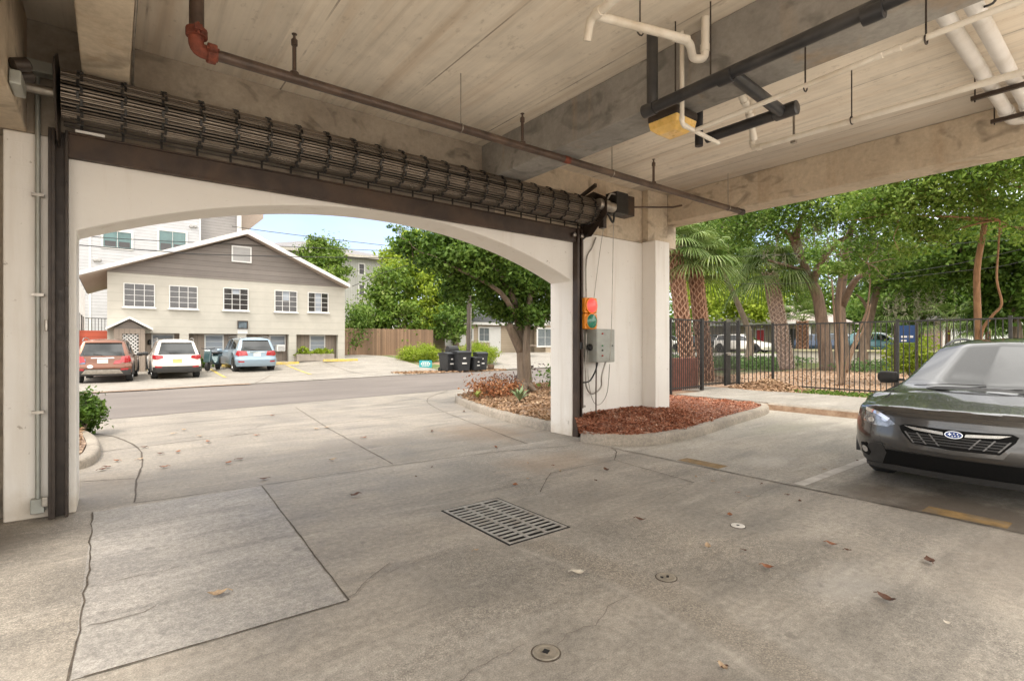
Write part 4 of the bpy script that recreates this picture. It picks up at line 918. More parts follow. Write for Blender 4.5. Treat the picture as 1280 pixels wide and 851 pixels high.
mb = MB(); mb.box(hx0, hx1, HYh, HYh+.3, zrec, zsid); mb.box(hx0, hx0+.25, HYh+.3, HYh+10, -.3, zsid); mb.box(hx1-.25, hx1, HYh+.3, HYh+10, -.3, zsid); mb.box(hx0+.25, hx1-.25, HYh+9.7, HYh+10, -.3, zsid)
ed = [hx0]+[q for r_ in recs for q in r_]+[hx1]
for i in range(0, len(ed), 2): mb.box(ed[i], ed[i+1], HYh, HYh+.3, -.3, zrec)
build('wall', mb, M_CREAM, ho)
mb = MB(); mb.box(hx0+.25, hx1-.25, HYh+.55, HYh+.62, -.3, zrec+.3); build('recess_wall', mb, M_TAN, ho)
mb = MB(); mb.prism([(hx0,zsid),(hx1,zsid),(hx1,4.95),(apx,apz-.12),(hx0,4.95-.02)], 'y', HYh-.03, HYh+.2); build('gable_siding', mb, M_TAUPE, ho)
lx, lz = hp(97,344,30.5).x, hp(97,344,30.5).z; rxh, rzh = hp(437,359,30.5).x, hp(437,359,30.5).z
mb = MB(); th = .16
mb.prism([(lx,lz),(apx,apz),(rxh,rzh),(rxh,rzh+th),(apx,apz+th+.03),(lx,lz+th)], 'y', HYh-.5, HYh+10.4); rf = build('roof', mb, M_SHING, ho)
mb = MB(); mb.prism([(lx-.02,lz-.02),(apx,apz-.02),(rxh+.02,rzh-.02),(rxh+.02,rzh+th+.01),(apx,apz+th+.05),(lx-.02,lz+th+.01)], 'y', HYh-.56, HYh-.502); build('fascia', mb, M_TRIM, rf)
mb = MB(); mb.prism([(lx+.05,lz-.04),(apx,apz-.04),(rxh-.05,rzh-.04),(rxh-.05,rzh-.002),(apx,apz-.002),(lx+.05,lz-.002)], 'y', HYh-.49, HYh+10.3); build('soffit', mb, M_SOFFIT, rf)
mb = MB(); a, b = hp(289.5,307,HYh-.03), hp(314,329,HYh-.03); M_VENT = siding('grey_louvre', (.38,.37,.36), pitch=.06, var=.05)
mb.box(a.x, b.x, HYh-.05, HYh-.032, b.z, a.z); vt = build('gable_vent', mb, M_VENT, ho); mb = MB(); ladder(mb, a.x+.06, b.x-.06, b.z+.06, a.z-.06, HYh-.05, 1, 1, fr=.07); build('vent_frame', mb, M_TRIM, vt)
for i, (p0, p1, q0, q1) in enumerate([(155.5,192.5,354.5,383.5),(212.5,246,357.5,385.5),(280,309.5,360.5,387.5),(344,370.5,363.5,389.5),(385.5,409.5,366,390)]):
    a, b = hp(p0,q0), hp(p1,q1); bl = None
    if i == 4: bl = (a.x+(b.x-a.x)*.36, a.x+(b.x-a.x)*.64, b.z, a.z)
    if i == 3: bl = (a.x+(b.x-a.x)*.36, a.x+(b.x-a.x)*.64, b.z+(a.z-b.z)*.55, a.z)
    if i == 2: bl = (a.x+(b.x-a.x)*.36, a.x+(b.x-a.x)*.64, b.z+(a.z-b.z)*.75, a.z)
    window(ho, a.x, b.x, b.z, a.z, HYh, 3, 4, blind=bl)
for p0, p1, q0, q1 in [(191,216,418.5,434),(257,278,419.5,441),(338,355.5,420,437),(388,405,420,437)]:
    a, b = hp(p0,q0,HYh+.55), hp(p1,q1,HYh+.55); window(ho, a.x, b.x, b.z, min(a.z,1.93), HYh+.55, 1, 3, gl=M_BLIND, sill=False, fr=.06)
a, b = hp(345,431,HYh+.3), hp(355,439,HYh+.3)
acu = build('air_conditioner', MB().box(a.x, b.x, HYh+.05, HYh+.54, b.z, a.z), M_TRIM, ho, bevel=.02); mb = MB()
mb.box(a.x+.05, b.x-.05, HYh+.035, HYh+.049, b.z+.05, a.z-.06); build('louvre', mb, M_VENT, acu)
a, b = hp(297,401,HYh-.05), hp(309.5,416,HYh-.05)
sn = thing('house_sign', 'dark square sign with pale lettering panel on the cream house', 'sign', ((a.x+b.x)/2, HYh-.03, b.z))
M_SIGN = plain('blue_grey_sign', (.10,.13,.15), .5, 0, .7, 5); build('board', MB().box(a.x, b.x, HYh-.05, HYh-.003, b.z+.22, a.z), M_SIGN, sn)
build('frame', (lambda m: (ladder(m, a.x+.03, b.x-.03, b.z+.25, a.z-.03, HYh-.05, 1, 1, fr=.04), m)[1])(MB()), M_STEEL, sn); build('name_panel', MB().box(a.x, b.x, HYh-.05, HYh-.004, b.z-.05, b.z+.20), M_TRIM, sn)
# entry porch with white lattice
px0, px1 = hp(142,430,30.2).x, hp(181,430,30.2).x; pz = hp(160,411,30.2).z
po = thing('lattice_porch', 'small gabled entry porch closed by a white lattice screen', 'porch', ((px0+px1)/2, 30.2, .15))
mb = MB(); mb.box(px0, px0+.32, 30.0, 30.2, -.1, pz); mb.box(px1-.24, px1, 30.0, 30.2, -.1, pz); mb.box(px0+.32, px1-.24, 30.0, 30.2, pz-.22, pz); mb.box(px0, px0+.1, 30.2, 30.99, -.1, pz); mb.box(px1-.1, px1, 30.2, 30.99, -.1, pz); build('frame', mb, M_TAN, po)
pm = (px0+px1)/2; pw = (px1-px0)/2
mb = MB(); mb.prism([(px0,pz),(px1,pz),(pm,pz+.42)], 'y', 30.02, 30.2); build('gable', mb, M_TAUPE, po)
mb = MB(); mb.prism([(pm-pw-.3,pz-.06),(pm,pz+.46),(pm+pw+.3,pz-.06),(pm+pw+.3,pz+.04),(pm,pz+.57),(pm-pw-.3,pz+.04)], 'y', 29.75, 30.99); build('roof', mb, M_TRIM, po)
mb = MB(); mb.box(px0+.32, px1-.24, 30.13, 30.15, .02, pz-.22); build('screen_backing', mb, plain('screen_dark', (.03,.035,.03), .8), po)
mb = MB(); lx0, lx1, lz0, lz1 = px0+.32, px1-.24, .02, pz-.22; st_ = .165
for sgn in (1, -1):
    k = -20
    while k < 40:
        x = lx0+k*st_; pts = []
        for z in (lz0, lz1):
            pass
        # clip the diagonal x + sgn*(z-lz0) to the opening
        za, zb_ = lz0, lz1; xa, xb = x, x+sgn*(lz1-lz0)
        def cl(xx): return lz0+(xx-x)*sgn
        lo, hi = sorted((cl(lx0), cl(lx1))); za, zb_ = max(lz0, lo), min(lz1, hi)
        if zb_-za > .03:
            xa, xb = x+sgn*(za-lz0), x+sgn*(zb_-lz0); w = .034; yy = 30.10 if sgn > 0 else 30.115
            mb.add([(xa-w,yy,za),(xa+w,yy,za),(xb+w,yy,zb_),(xb-w,yy,zb_),(xa-w,yy+.012,za),(xa+w,yy+.012,za),(xb+w,yy+.012,zb_),(xb-w,yy+.012,zb_)], [(0,1,2,3),(7,6,5,4),(0,4,5,1),(2,6,7,3),(1,5,6,2),(3,7,4,0)])
        k += 1
build('lattice', mb, M_TRIM, po)
build('porch_lamp', MB().lathe((px1+.25, 31.5, 1.55), [(.05,-.12),(.08,-.1),(.08,.08),(.02,.14)], 10), M_DARKM, po)
# side gallery left of the house: deck, red skirt, posts and rail
sd = thing('side_gallery', 'raised side gallery with posts and red boarding left of the cream house', 'gallery', (-1.0, 34, .2)); sx = hx0-.003
M_REDB = siding('red_boards', (.36,.07,.035), pitch=.2, var=.15)
mb = MB(); mb.box(-1.35, sx, 31.4, 31.46, 1.2, 2.1); mb.box(-1.35, sx, 31.46, 40, 1.1, 1.2); build('skirt', mb, M_REDB, sd)
for y in (31.3, 33.5, 36, 38.5): build('post', MB().box(-1.34, -1.22, y, y+.12, -.2, 4.55), M_TRIM, sd)
mb = MB(); picket_panel(mb, (-1.28,31.7), (-1.28,38.4), 2.1, 3.0, .14, .012); picket_panel(mb, (-1.25,39.5), (sx,39.5), 1.2, 3.0, .14, .014); build('railing', mb, M_DARKM, sd)
# concrete wheel stops
def wstop(x, label, L=1.8):
    z = gh(x, 29.7)+.022; mb = MB(); mb.prism([(29.62,z),(29.78,z),(29.75,z+.14),(29.65,z+.14)], 'x', x-L/2, x+L/2)
    return tag(build('wheel_stop', mb, M_YLINE, bevel=.015), label, 'wheel stop', 'yellow wheel stops')
wstop(2.2, 'yellow wheel stop in front of the white compact SUV'); wstop(5.3, 'yellow wheel stop mostly hidden by the pale blue car'); wstop(hp(358,455,29.7).x-.25, 'yellow wheel stop just right of the pale blue car'); wstop(hp(428,450,29.7).x-.1, 'yellow wheel stop at the right end below the planter', 2.0)
# planter trough under the right window
a, b = hp(369,440,30.7), hp(415,452,30.7)
pl = thing('planter_trough', 'long grey wooden planter trough of yellow green foliage under the window', 'planter', ((a.x+b.x)/2, 30.6, b.z))
mb = MB(); z0, z1 = gh(9.5,30.5)+.02, gh(9.5,30.5)+.42; mb.box(a.x, b.x, 30.3, 30.34, z0, z1); mb.box(a.x, b.x, 30.86, 30.9, z0, z1); mb.box(a.x, a.x+.04, 30.34, 30.86, z0, z1); mb.box(b.x-.04, b.x, 30.34, 30.86, z0, z1); mb.box(a.x+.04, b.x-.04, 30.34, 30.86, z0, z1-.06); build('box', mb, plain('grey_timber', (.30,.26,.22), .85, 0, .2, 4), pl)
pb = [((a.x+(b.x-a.x)*(i+.5)/7, 30.6, z1+.12), (.28,.28,.26), 160) for i in range(7)]; p, nn = blob_pts(pb); leaves('foliage', p, nn, .16, L_LIME, pl, .35)
shrub('low_shrub', 'dark low shrub behind the white compact SUV beside the house wall', (hp(253,440,30.3).x, 30.3, .42), (.5,.35,.4), 500, L_OAK, .14)

# white siding apartment block behind
M_WSID = siding('white_lap_siding', (.48,.48,.495), pitch=.24, var=.02, depth=.02); M_GSID = siding('grey_lap_siding', (.33,.31,.30), pitch=.24, var=.03)
ap = thing('apartment_block', 'tall white and grey sided apartment block rising behind the cream house', 'building', (2, 50, 1)); YA = 50
def qa(px, py): return atY(px, py, YA)
x0, x1, x2 = qa(60,300).x, qa(251,300).x, qa(303,300).x
mb = MB(); mb.box(x0-12, x1, YA, YA+14, 0, 15.2); build('wall', mb, M_WSID, ap)
mb = MB(); mb.box(x1, x2, YA+.6, YA+14, 0, 15.2); build('wall', mb, M_GSID, ap)
mb = MB(); mb.box(x2-.35, x2, YA+.4, YA+.59, 0, 15); mb.box(x1-.12, x1+.0, YA-.03, YA-.002, 0, 15.2); q = qa(111,300).x; mb.box(q, q+.14, YA-.03, YA-.002, 0, 15.2); build('corner_trim', mb, M_TRIM, ap)
mb = MB(); q = qa(314,300).x; mb.box(x2, q, YA+1.2, YA+14, 0, 15); build('rear_wall', mb, plain('dark_grey_wall', (.16,.15,.14), .7), ap)
e = qa(328,270); mb = MB(); mb.box(x0-12.5, x2+.2, YA-.6, YA+14.5, 15.2, 15.6); mb.prism([(x2-.1, qa(314,296).z), (x2+1.9, qa(328,270).z), (x2+1.9, 15.6), (x2-.1, 15.6)], 'y', YA+1.0, YA+1.19); build('roof', mb, M_SOFFIT, ap)
for p0, p1, q0, q1, br in [(129,164,288,311,1),(199,232,288,316,0)]:
    a, b = qa(p0,q0), qa(p1,q1); w = window(ap, a.x, b.x, b.z, a.z, YA, 2, 1, gl=M_GLASST, sill=False, fr=.14)
    mb = MB()
    for k in (0, 1): mb.box(a.x+(b.x-a.x)*(.5*k+.05), a.x+(b.x-a.x)*(.5*k+.45), YA-.03, YA-.0135, b.z+.05, b.z+(a.z-b.z)*.38)
    build('lower_sash', mb, M_GLASS, w)
for px, py in ((119,325),(124,325),(239,283),(244,283)):
    p = qa(px, py); build('vent_cap', MB().lathe((p.x, YA, p.z), [(.14,0),(.14,.1),(.08,.13)], 10, (0,-1,0)), M_VENT, ap)
# grey apartment house with hip roof, further right
gb = thing('grey_apartment_house', 'grey sided three storey house with dark hip roof beyond the trees', 'building', (20, 62, 1)); YG = 62
def qg(px, py): return atY(px, py, YG)
g0, g1 = qg(330,330).x, qg(487,330).x; ze = qg(455,324).z; zr_ = atY(420,306.5,70).z
M_GSID2 = siding('pale_grey_boards', (.40,.40,.37), pitch=.3, var=.04, vert=True)
mb = MB(); mb.box(g0, g1, YG, YG+16, 0, ze); build('wall', mb, M_GSID2, gb)
mb = MB(); o = .9; mb.add([(g0-o,YG-o,ze),(g1+o,YG-o,ze),(g1+o,YG+16+o,ze),(g0-o,YG+16+o,ze),(g0+6,YG+8,zr_),(g1-6.5,YG+8,zr_),(g0-o,YG-o,ze+.3),(g1+o,YG-o,ze+.3),(g1+o,YG+16+o,ze+.3),(g0-o,YG+16+o,ze+.3)], [(3,2,1,0),(0,1,7,6),(1,2,8,7),(2,3,9,8),(3,0,6,9),(6,7,5,4),(7,8,5),(8,9,4,5),(9,6,4)]); rf = build('roof', mb, M_SHING, gb)
mb = MB(); mb.box(g0-o-.02, g1+o+.02, YG-o-.06, YG-o-.003, ze, ze+.32); build('fascia', mb, plain('beige_fascia', (.45,.42,.36), .7), rf)
for p0, p1, q0, q1 in [(449,455,330,343),(424,428,330,341),(449,455,356,370),(424,428,356,370)]:
    a, b = qg(p0,q0), qg(p1,q1); window(gb, a.x, b.x, b.z, a.z, YG, 1, 2, sill=False, fr=.12)
# wooden board fence
M_WOODF = siding('weathered_boards', (.23,.145,.09), pitch=.15, var=.28, vert=True)
wf = thing('wooden_fence', 'tall weathered brown board fence right of the cream house', 'fence', (15, 36, .5))
mb = MB()
xw = 11.6
while xw < 19.9: mb.box(xw, xw+.142, 36.0+random.uniform(0,.006), 36.025+random.uniform(0,.006), .4, 2.57+random.uniform(-.02,.02)); xw += .15
build('boards', mb, M_WOODF, wf)
mb = MB(); mb.box(11.6, 19.9, 36.03, 36.08, .9, 1.0); mb.box(11.6, 19.9, 36.03, 36.08, 2.2, 2.3); build('rail', mb, M_WOODF, wf)
mb = MB(); mb.box(10.9, 11.55, 36, 36.1, .5, 2.5); 
# beige bungalow behind the island tree
M_BSID = siding('beige_lap_siding', (.42,.34,.25), pitch=.2, var=.03)
bh = thing('beige_bungalow', 'low beige bungalow with white door beyond the wheelie bins', 'house', (25, 38, .6)); YB = 38.0
def qb(px, py): return atY(px, py, YB)
b0, b1 = qb(556,430).x, qb(690,430).x+3; zb1 = qb(600,404.5).z
mb = MB(); mb.box(b0, b1, YB, YB+9, .2, zb1); build('wall', mb, M_BSID, bh)
mb = MB(); mb.add([(b0-.5,YB-.5,zb1),(b1+.5,YB-.5,zb1),(b1+.5,YB+9.5,zb1),(b0-.5,YB+9.5,zb1),(b0+2.8,YB+3.2,zb1+1.35),(b1-3,YB+3.2,zb1+1.35)], [(3,2,1,0),(0,1,5,4),(1,2,5),(2,3,4,5),(3,0,4)]); rf = build('roof', mb, M_SHING, bh)
mb = MB(); mb.box(b0-.52, b1+.52, YB-.56, YB-.502, zb1-.12, zb1+.1); build('fascia', mb, M_TRIM, rf)
a, b = qb(612,408), qb(625.5,440); d_ = build('door', MB().box(a.x, b.x, YB-.06, YB-.003, .65, a.z), M_TRIM, bh); build('handle', MB().lathe((b.x-.15, YB-.06, 1.6), [(.04,0),(.05,.05),(.02,.08)], 8, (0,-1,0)), M_GALV, d_)
for p0, p1, q0, q1, c_ in [(599,611,410,426,2),(567,578,411,426,2),(585,590,411,424,1)]:
    a, b = qb(p0,q0), qb(p1,q1); window(bh, a.x, b.x, b.z, a.z, YB, c_, 2, sill=False, fr=.14, gl=plain('grey_glass', (.16,.18,.19), .1))
mb = MB(); a, b = qb(556,409), qb(582,432); mb.box(a.x, b.x, YB-.04, YB-.002, b.z, a.z-.05); build('white_panel', mb, M_TRIM, bh)
a = qb(663,410); wx = a.x
mb = MB(); mb.box(wx, wx+7, YB-2.2, YB-.6, .2, zb1-.1); build('front_wing', mb, M_BSID, bh)
mb = MB(); mb.prism([(wx-.4,zb1-.15),(wx+3.6,zb1+1.5),(wx+7.4,zb1-.15),(wx+7.4,zb1-.02),(wx+3.6,zb1+1.65),(wx-.4,zb1-.02)], 'y', YB-2.7, YB-.57); mb.prism([(wx,zb1-.1),(wx+7,zb1-.1),(wx+3.6,zb1+1.45)], 'y', YB-2.2, YB-.6); build('wing_roof', mb, M_ROOFM, bh)
a, b = atY(669,411,YB-2.2), atY(690,432,YB-2.2); window(bh, a.x+.3, b.x, b.z, a.z, YB-2.2, 2, 2, sill=False, fr=.14, gl=MATS['grey_glass'])
tb_ = thing('patio_table', 'pale pedestal table standing by the bungalow wall', 'table', AT(657,445,39)); p = AT(657,445,39); mb = MB(); mb.box(p.x-.7, p.x+.7, p.y-.4, p.y+.4, .95+.35, 1.02+.35); build('top', mb, M_TAN, tb_)
mb = MB(); mb.prism([(p.x-.35,.5),(p.x+.35,.5),(p.x+.15,.8),(p.x+.15,1.1),(p.x+.4,1.295),(p.x-.4,1.295),(p.x-.15,1.1),(p.x-.15,.8)], 'y', p.y-.2, p.y+.2); build('pedestal', mb, M_BSID, tb_)
# street house with red door, far right
rh = thing('red_door_house', 'low grey brown house with a red front door across the side street', 'house', (54, 18, .8)); XH = 54.0
def qx(px, py, X=XH): return atX(px, py, X)
def xbox(mb, x0, x1, ya, yb, z0, z1): mb.box(x0, x1, min(ya,yb), max(ya,yb), z0, z1)
M_RHW = siding('grey_brown_siding', (.27,.22,.17), pitch=.22, var=.05); y0, y1 = qx(885,430).y, qx(1020,430).y; zt_ = qx(950,404.5).z
mb = MB(); xbox(mb, XH, XH+9, y0, y1, .4, zt_); build('wall', mb, M_RHW, rh)
mb = MB(); ya, yb = min(y0,y1)-.6, max(y0,y1)+.6; mb.add([(XH-.8,ya,zt_),(XH-.8,yb,zt_),(XH+9.6,yb,zt_),(XH+9.6,ya,zt_),(XH+4.5,ya+3.5,zt_+2.0),(XH+4.5,yb-3.5,zt_+2.0)], [(0,1,2,3),(1,0,4,5),(2,1,5),(3,2,5,4),(0,3,4)]); rf = build('roof', mb, plain('brown_grey_roof', (.32,.27,.25), .85, 0, .2, 3), rh)
mb = MB(); mb.box(XH-.86, XH-.803, ya, yb, zt_-.14, zt_+.08); build('fascia', mb, M_TRIM, rf)
M_REDD = plain('red_door', (.42,.03,.04), .4, 0, .05)
for nme, p0, p1, q0, q1, m_ in (('door',946,955,412.5,428,M_REDD),('door',932,939,412,428,M_GLASS),('door_frame',944.5,956.5,411,428,M_TRIM),('door_frame',930.5,940.5,411,428,M_TRIM),('porch_opening',987,1000,411,436,plain('porch_dark', (.03,.027,.024), .9)),('porch_column',1012,1016,408,436,M_TRIM),('porch_column',972,976,408,436,M_TRIM)):
    a, b = qx(p0,q0), qx(p1,q1); d_ = .05 if nme == 'door' else (.03 if nme != 'porch_column' else .5)
    mb = MB(); xbox(mb, XH-d_, XH-.002 if nme != 'porch_column' else XH-d_+.25, a.y, b.y, max(.5, b.z), a.z); build(nme, mb, m_, rh)
build('chimney', MB().box(XH+4, XH+4.8, qx(934,400).y-.4, qx(934,400).y+.4, zt_, zt_+2.6), plain('red_brick', (.35,.14,.09), .9, 0, .2, 6), rh)
# low wall with a pale cap before the side street
lw = thing('low_garden_wall', 'low white garden wall with a pale yellow cap beyond the yard', 'wall', (34.5, 5, .3)); M_STUC = plain('stucco_wall', (.50,.45,.38), .85, 0, .1, 2, dirt=(.33,.29,.23)); M_CAP = plain('yellowish_cap', (.56,.50,.32), .8, 0, .12, 3)
mb = MB(); mb.box(34.4, 34.6, -22, 16.2, .1, 1.02); build('panel', mb, M_STUC, lw)
mb = MB(); mb.box(34.3, 34.7, -22, 16.2, 1.02, 1.13); build('cap', mb, M_CAP, lw)
for y in np.arange(-20, 16, 3.6): build('pier', MB().box(34.3, 34.399, y, y+.35, .1, 1.019), M_STUC, lw)
# blue notice board and a white shed glimpsed to the right
p = atX(1133, 425, 20)
nb_ = thing('blue_notice_board', 'dark blue board with small white lettering beyond the fence', 'sign', (20, p.y, .3)); a, b = atX(1120,407,20), atX(1145,428,20)
build('board', MB().box(19.97, 20.03, b.y, a.y, b.z, a.z), plain('deep_blue_board', (.012,.05,.16), .4, 0, .1), nb_)
mb = MB(); w_ = a.y-b.y; 
for (u0,u1,v0,v1) in ((.86,.96,.45,.85),(.12,.34,.28,.40),(.42,.72,.28,.40),(.45,.72,.06,.16)): mb.box(19.955, 19.968, b.y+w_*u0, b.y+w_*u1, b.z+(a.z-b.z)*v0, b.z+(a.z-b.z)*v1)
build('lettering', mb, M_TRIM, nb_)
for s in (0, 1): yq = b.y+w_*s; build('post', MB().box(19.96, 20.04, yq-.05 if s == 0 else yq+.002, yq-.002 if s == 0 else yq+.05, .1, a.z+.08), M_RAIL, nb_)
ws = thing('white_shed', 'white house gable wall seen through trunks at far right', 'shed', (58, -14, .6)); a, b = atX(1172,401,58), atX(1190,424,58)
mb = MB(); xbox(mb, 58, 63, a.y, b.y-.5, .3, a.z); build('wall', mb, plain('white_wall_far', (.7,.7,.68), .7), ws)
mb = MB(); xbox(mb, 57.6, 63.4, a.y+.4, b.y-.9, a.z, a.z+.35); build('roof', mb, M_SHING, ws)
bw = thing('brown_shed', 'brown boarded shed between trunks beyond the bright hedge', 'shed', (56, -10, .6)); a, b = atX(1150,400,56), atX(1170,424,56)
mb = MB(); xbox(mb, 56, 60, a.y, b.y, .3, a.z); build('wall', mb, siding('brown_boards', (.2,.13,.11), pitch=.25, var=.1), bw); mb = MB(); xbox(mb, 55.7, 60.3, a.y+.2, b.y-.2, a.z, a.z+.3); build('roof', mb, M_SHING, bw)
w2 = thing('white_cottage', 'white cottage glimpsed behind the orange trunk at far right', 'house', (60, -22, .6)); a, b = atX(1203,404,60), atX(1262,422,60)
mb = MB(); xbox(mb, 60, 66, a.y, b.y, .3, b.z+1.6); build('wall', mb, MATS['white_wall_far'], w2); mb = MB(); yc = (a.y+b.y)/2; hw_ = abs(a.y-b.y)/2+.5
mb.prism([(yc-hw_, b.z+1.6), (yc+hw_, b.z+1.6), (yc, b.z+3.4)], 'x', 59.6, 66.4); build('roof', mb, M_SHING, w2)
for f in (.3, .7): yy = a.y+(b.y-a.y)*f; w_o = build('window', MB().box(59.95, 59.998, yy-.5, yy+.5, b.z+.2, b.z+1.2), M_GLASS, w2)
# ------------------------------------------------------------------ vehicles
def paint(name, c, metal=.5, rough=.28): 
    t = NT(name); t.col(t.ramp(t.noise(1.4, 4), [(.3, tuple(q*.93 for q in c)), (.7, c)])); t.set(Roughness=rough, Metallic=metal)
    t.b.inputs['Coat Weight'].default_value = 1; t.b.inputs['Coat Roughness'].default_value = .04; return t.m
def cglass(name, ior):
    t = NT(name); t.col((.012,.015,.016)); t.set(Roughness=.02, IOR=ior); t.b.inputs['Coat Weight'].default_value = .6; t.b.inputs['Coat Roughness'].default_value = .02; return t.m
M_CGL = cglass('car_glass', 1.5); M_CGLW = cglass('coated_windshield', 1.75); M_CLAD = plain('black_cladding', (.035,.034,.033), .55, 0, .15, 20); M_TYRE = plain('tyre_rubber', (.02,.02,.02), .75, 0, .2, 30)
M_RIM = plain('alloy_rim', (.45,.45,.45), .3, .9, .1, 10); M_CHR = plain('chrome_trim', (.75,.73,.70), .15, 1, .03, 10); M_TAIL = plain('red_tail_lamp', (.35,.015,.02), .15, 0, .2, 12, coat=1)
M_PLATE = plain('plate_white', (.6,.6,.55), .5, 0, .2, 40); M_PLATEY = plain('plate_yellow', (.45,.40,.14), .5, 0, .3, 40)
def chaik(pts):
    q = []
    for a, b in zip(pts[:-1], pts[1:]):
        for i in range(3): q.append(tuple(a[k]+(b[k]-a[k])*i/3 for k in range(3)))
    q.append(pts[-1]); o = [q[0]]
    for a, b in zip(q[:-1], q[1:]): o += [tuple(a[k]*.75+b[k]*.25 for k in range(3)), tuple(a[k]*.25+b[k]*.75 for k in range(3))]
    return o+[q[-1]]
def patch(name, poly, fx, mat, parent, off=.006, thick=.03, smooth=50):
    P = []
    for a, b in zip(poly, poly[1:]+poly[:1]):
        n = max(1, int(math.dist(a, b)/.07)); P += [(a[0]+(b[0]-a[0])*i/n, a[1]+(b[1]-a[1])*i/n) for i in range(n)]
    bm = bmesh.new(); bm.faces.new([bm.verts.new((0, y, z)) for y, z in P]); bmesh.ops.triangulate(bm, faces=bm.faces[:])
    for _ in range(2):
        ed = [e for e in bm.edges if e.calc_length() > .07]
        if ed: bmesh.ops.subdivide_edges(bm, edges=ed, cuts=1, use_grid_fill=False); bmesh.ops.triangulate(bm, faces=bm.faces[:])
    s = 1 if fx(0, .5) < 2 else -1
    bd = [e for e in bm.edges if len(e.link_faces) == 1]
    g = bmesh.ops.extrude_edge_only(bm, edges=bd)['geom']; back = set(v for v in g if isinstance(v, bmesh.types.BMVert))
    for v in bm.verts: v.co.x = fx(v.co.y, v.co.z)+(s*(-off) if v not in back else s*thick)
    bmesh.ops.recalc_face_normals(bm, faces=bm.faces[:])
    me = bpy.data.meshes.new(name); bm.to_mesh(me); bm.free()
    # the open shell must face outwards
    if sum(p.normal.x*p.area for p in me.polygons)*s > 0: me.flip_normals()
    return finish(name, me, mat, parent, smooth, 0, True)
def mir(poly): return [(-y, z) for y, z in poly][::-1]
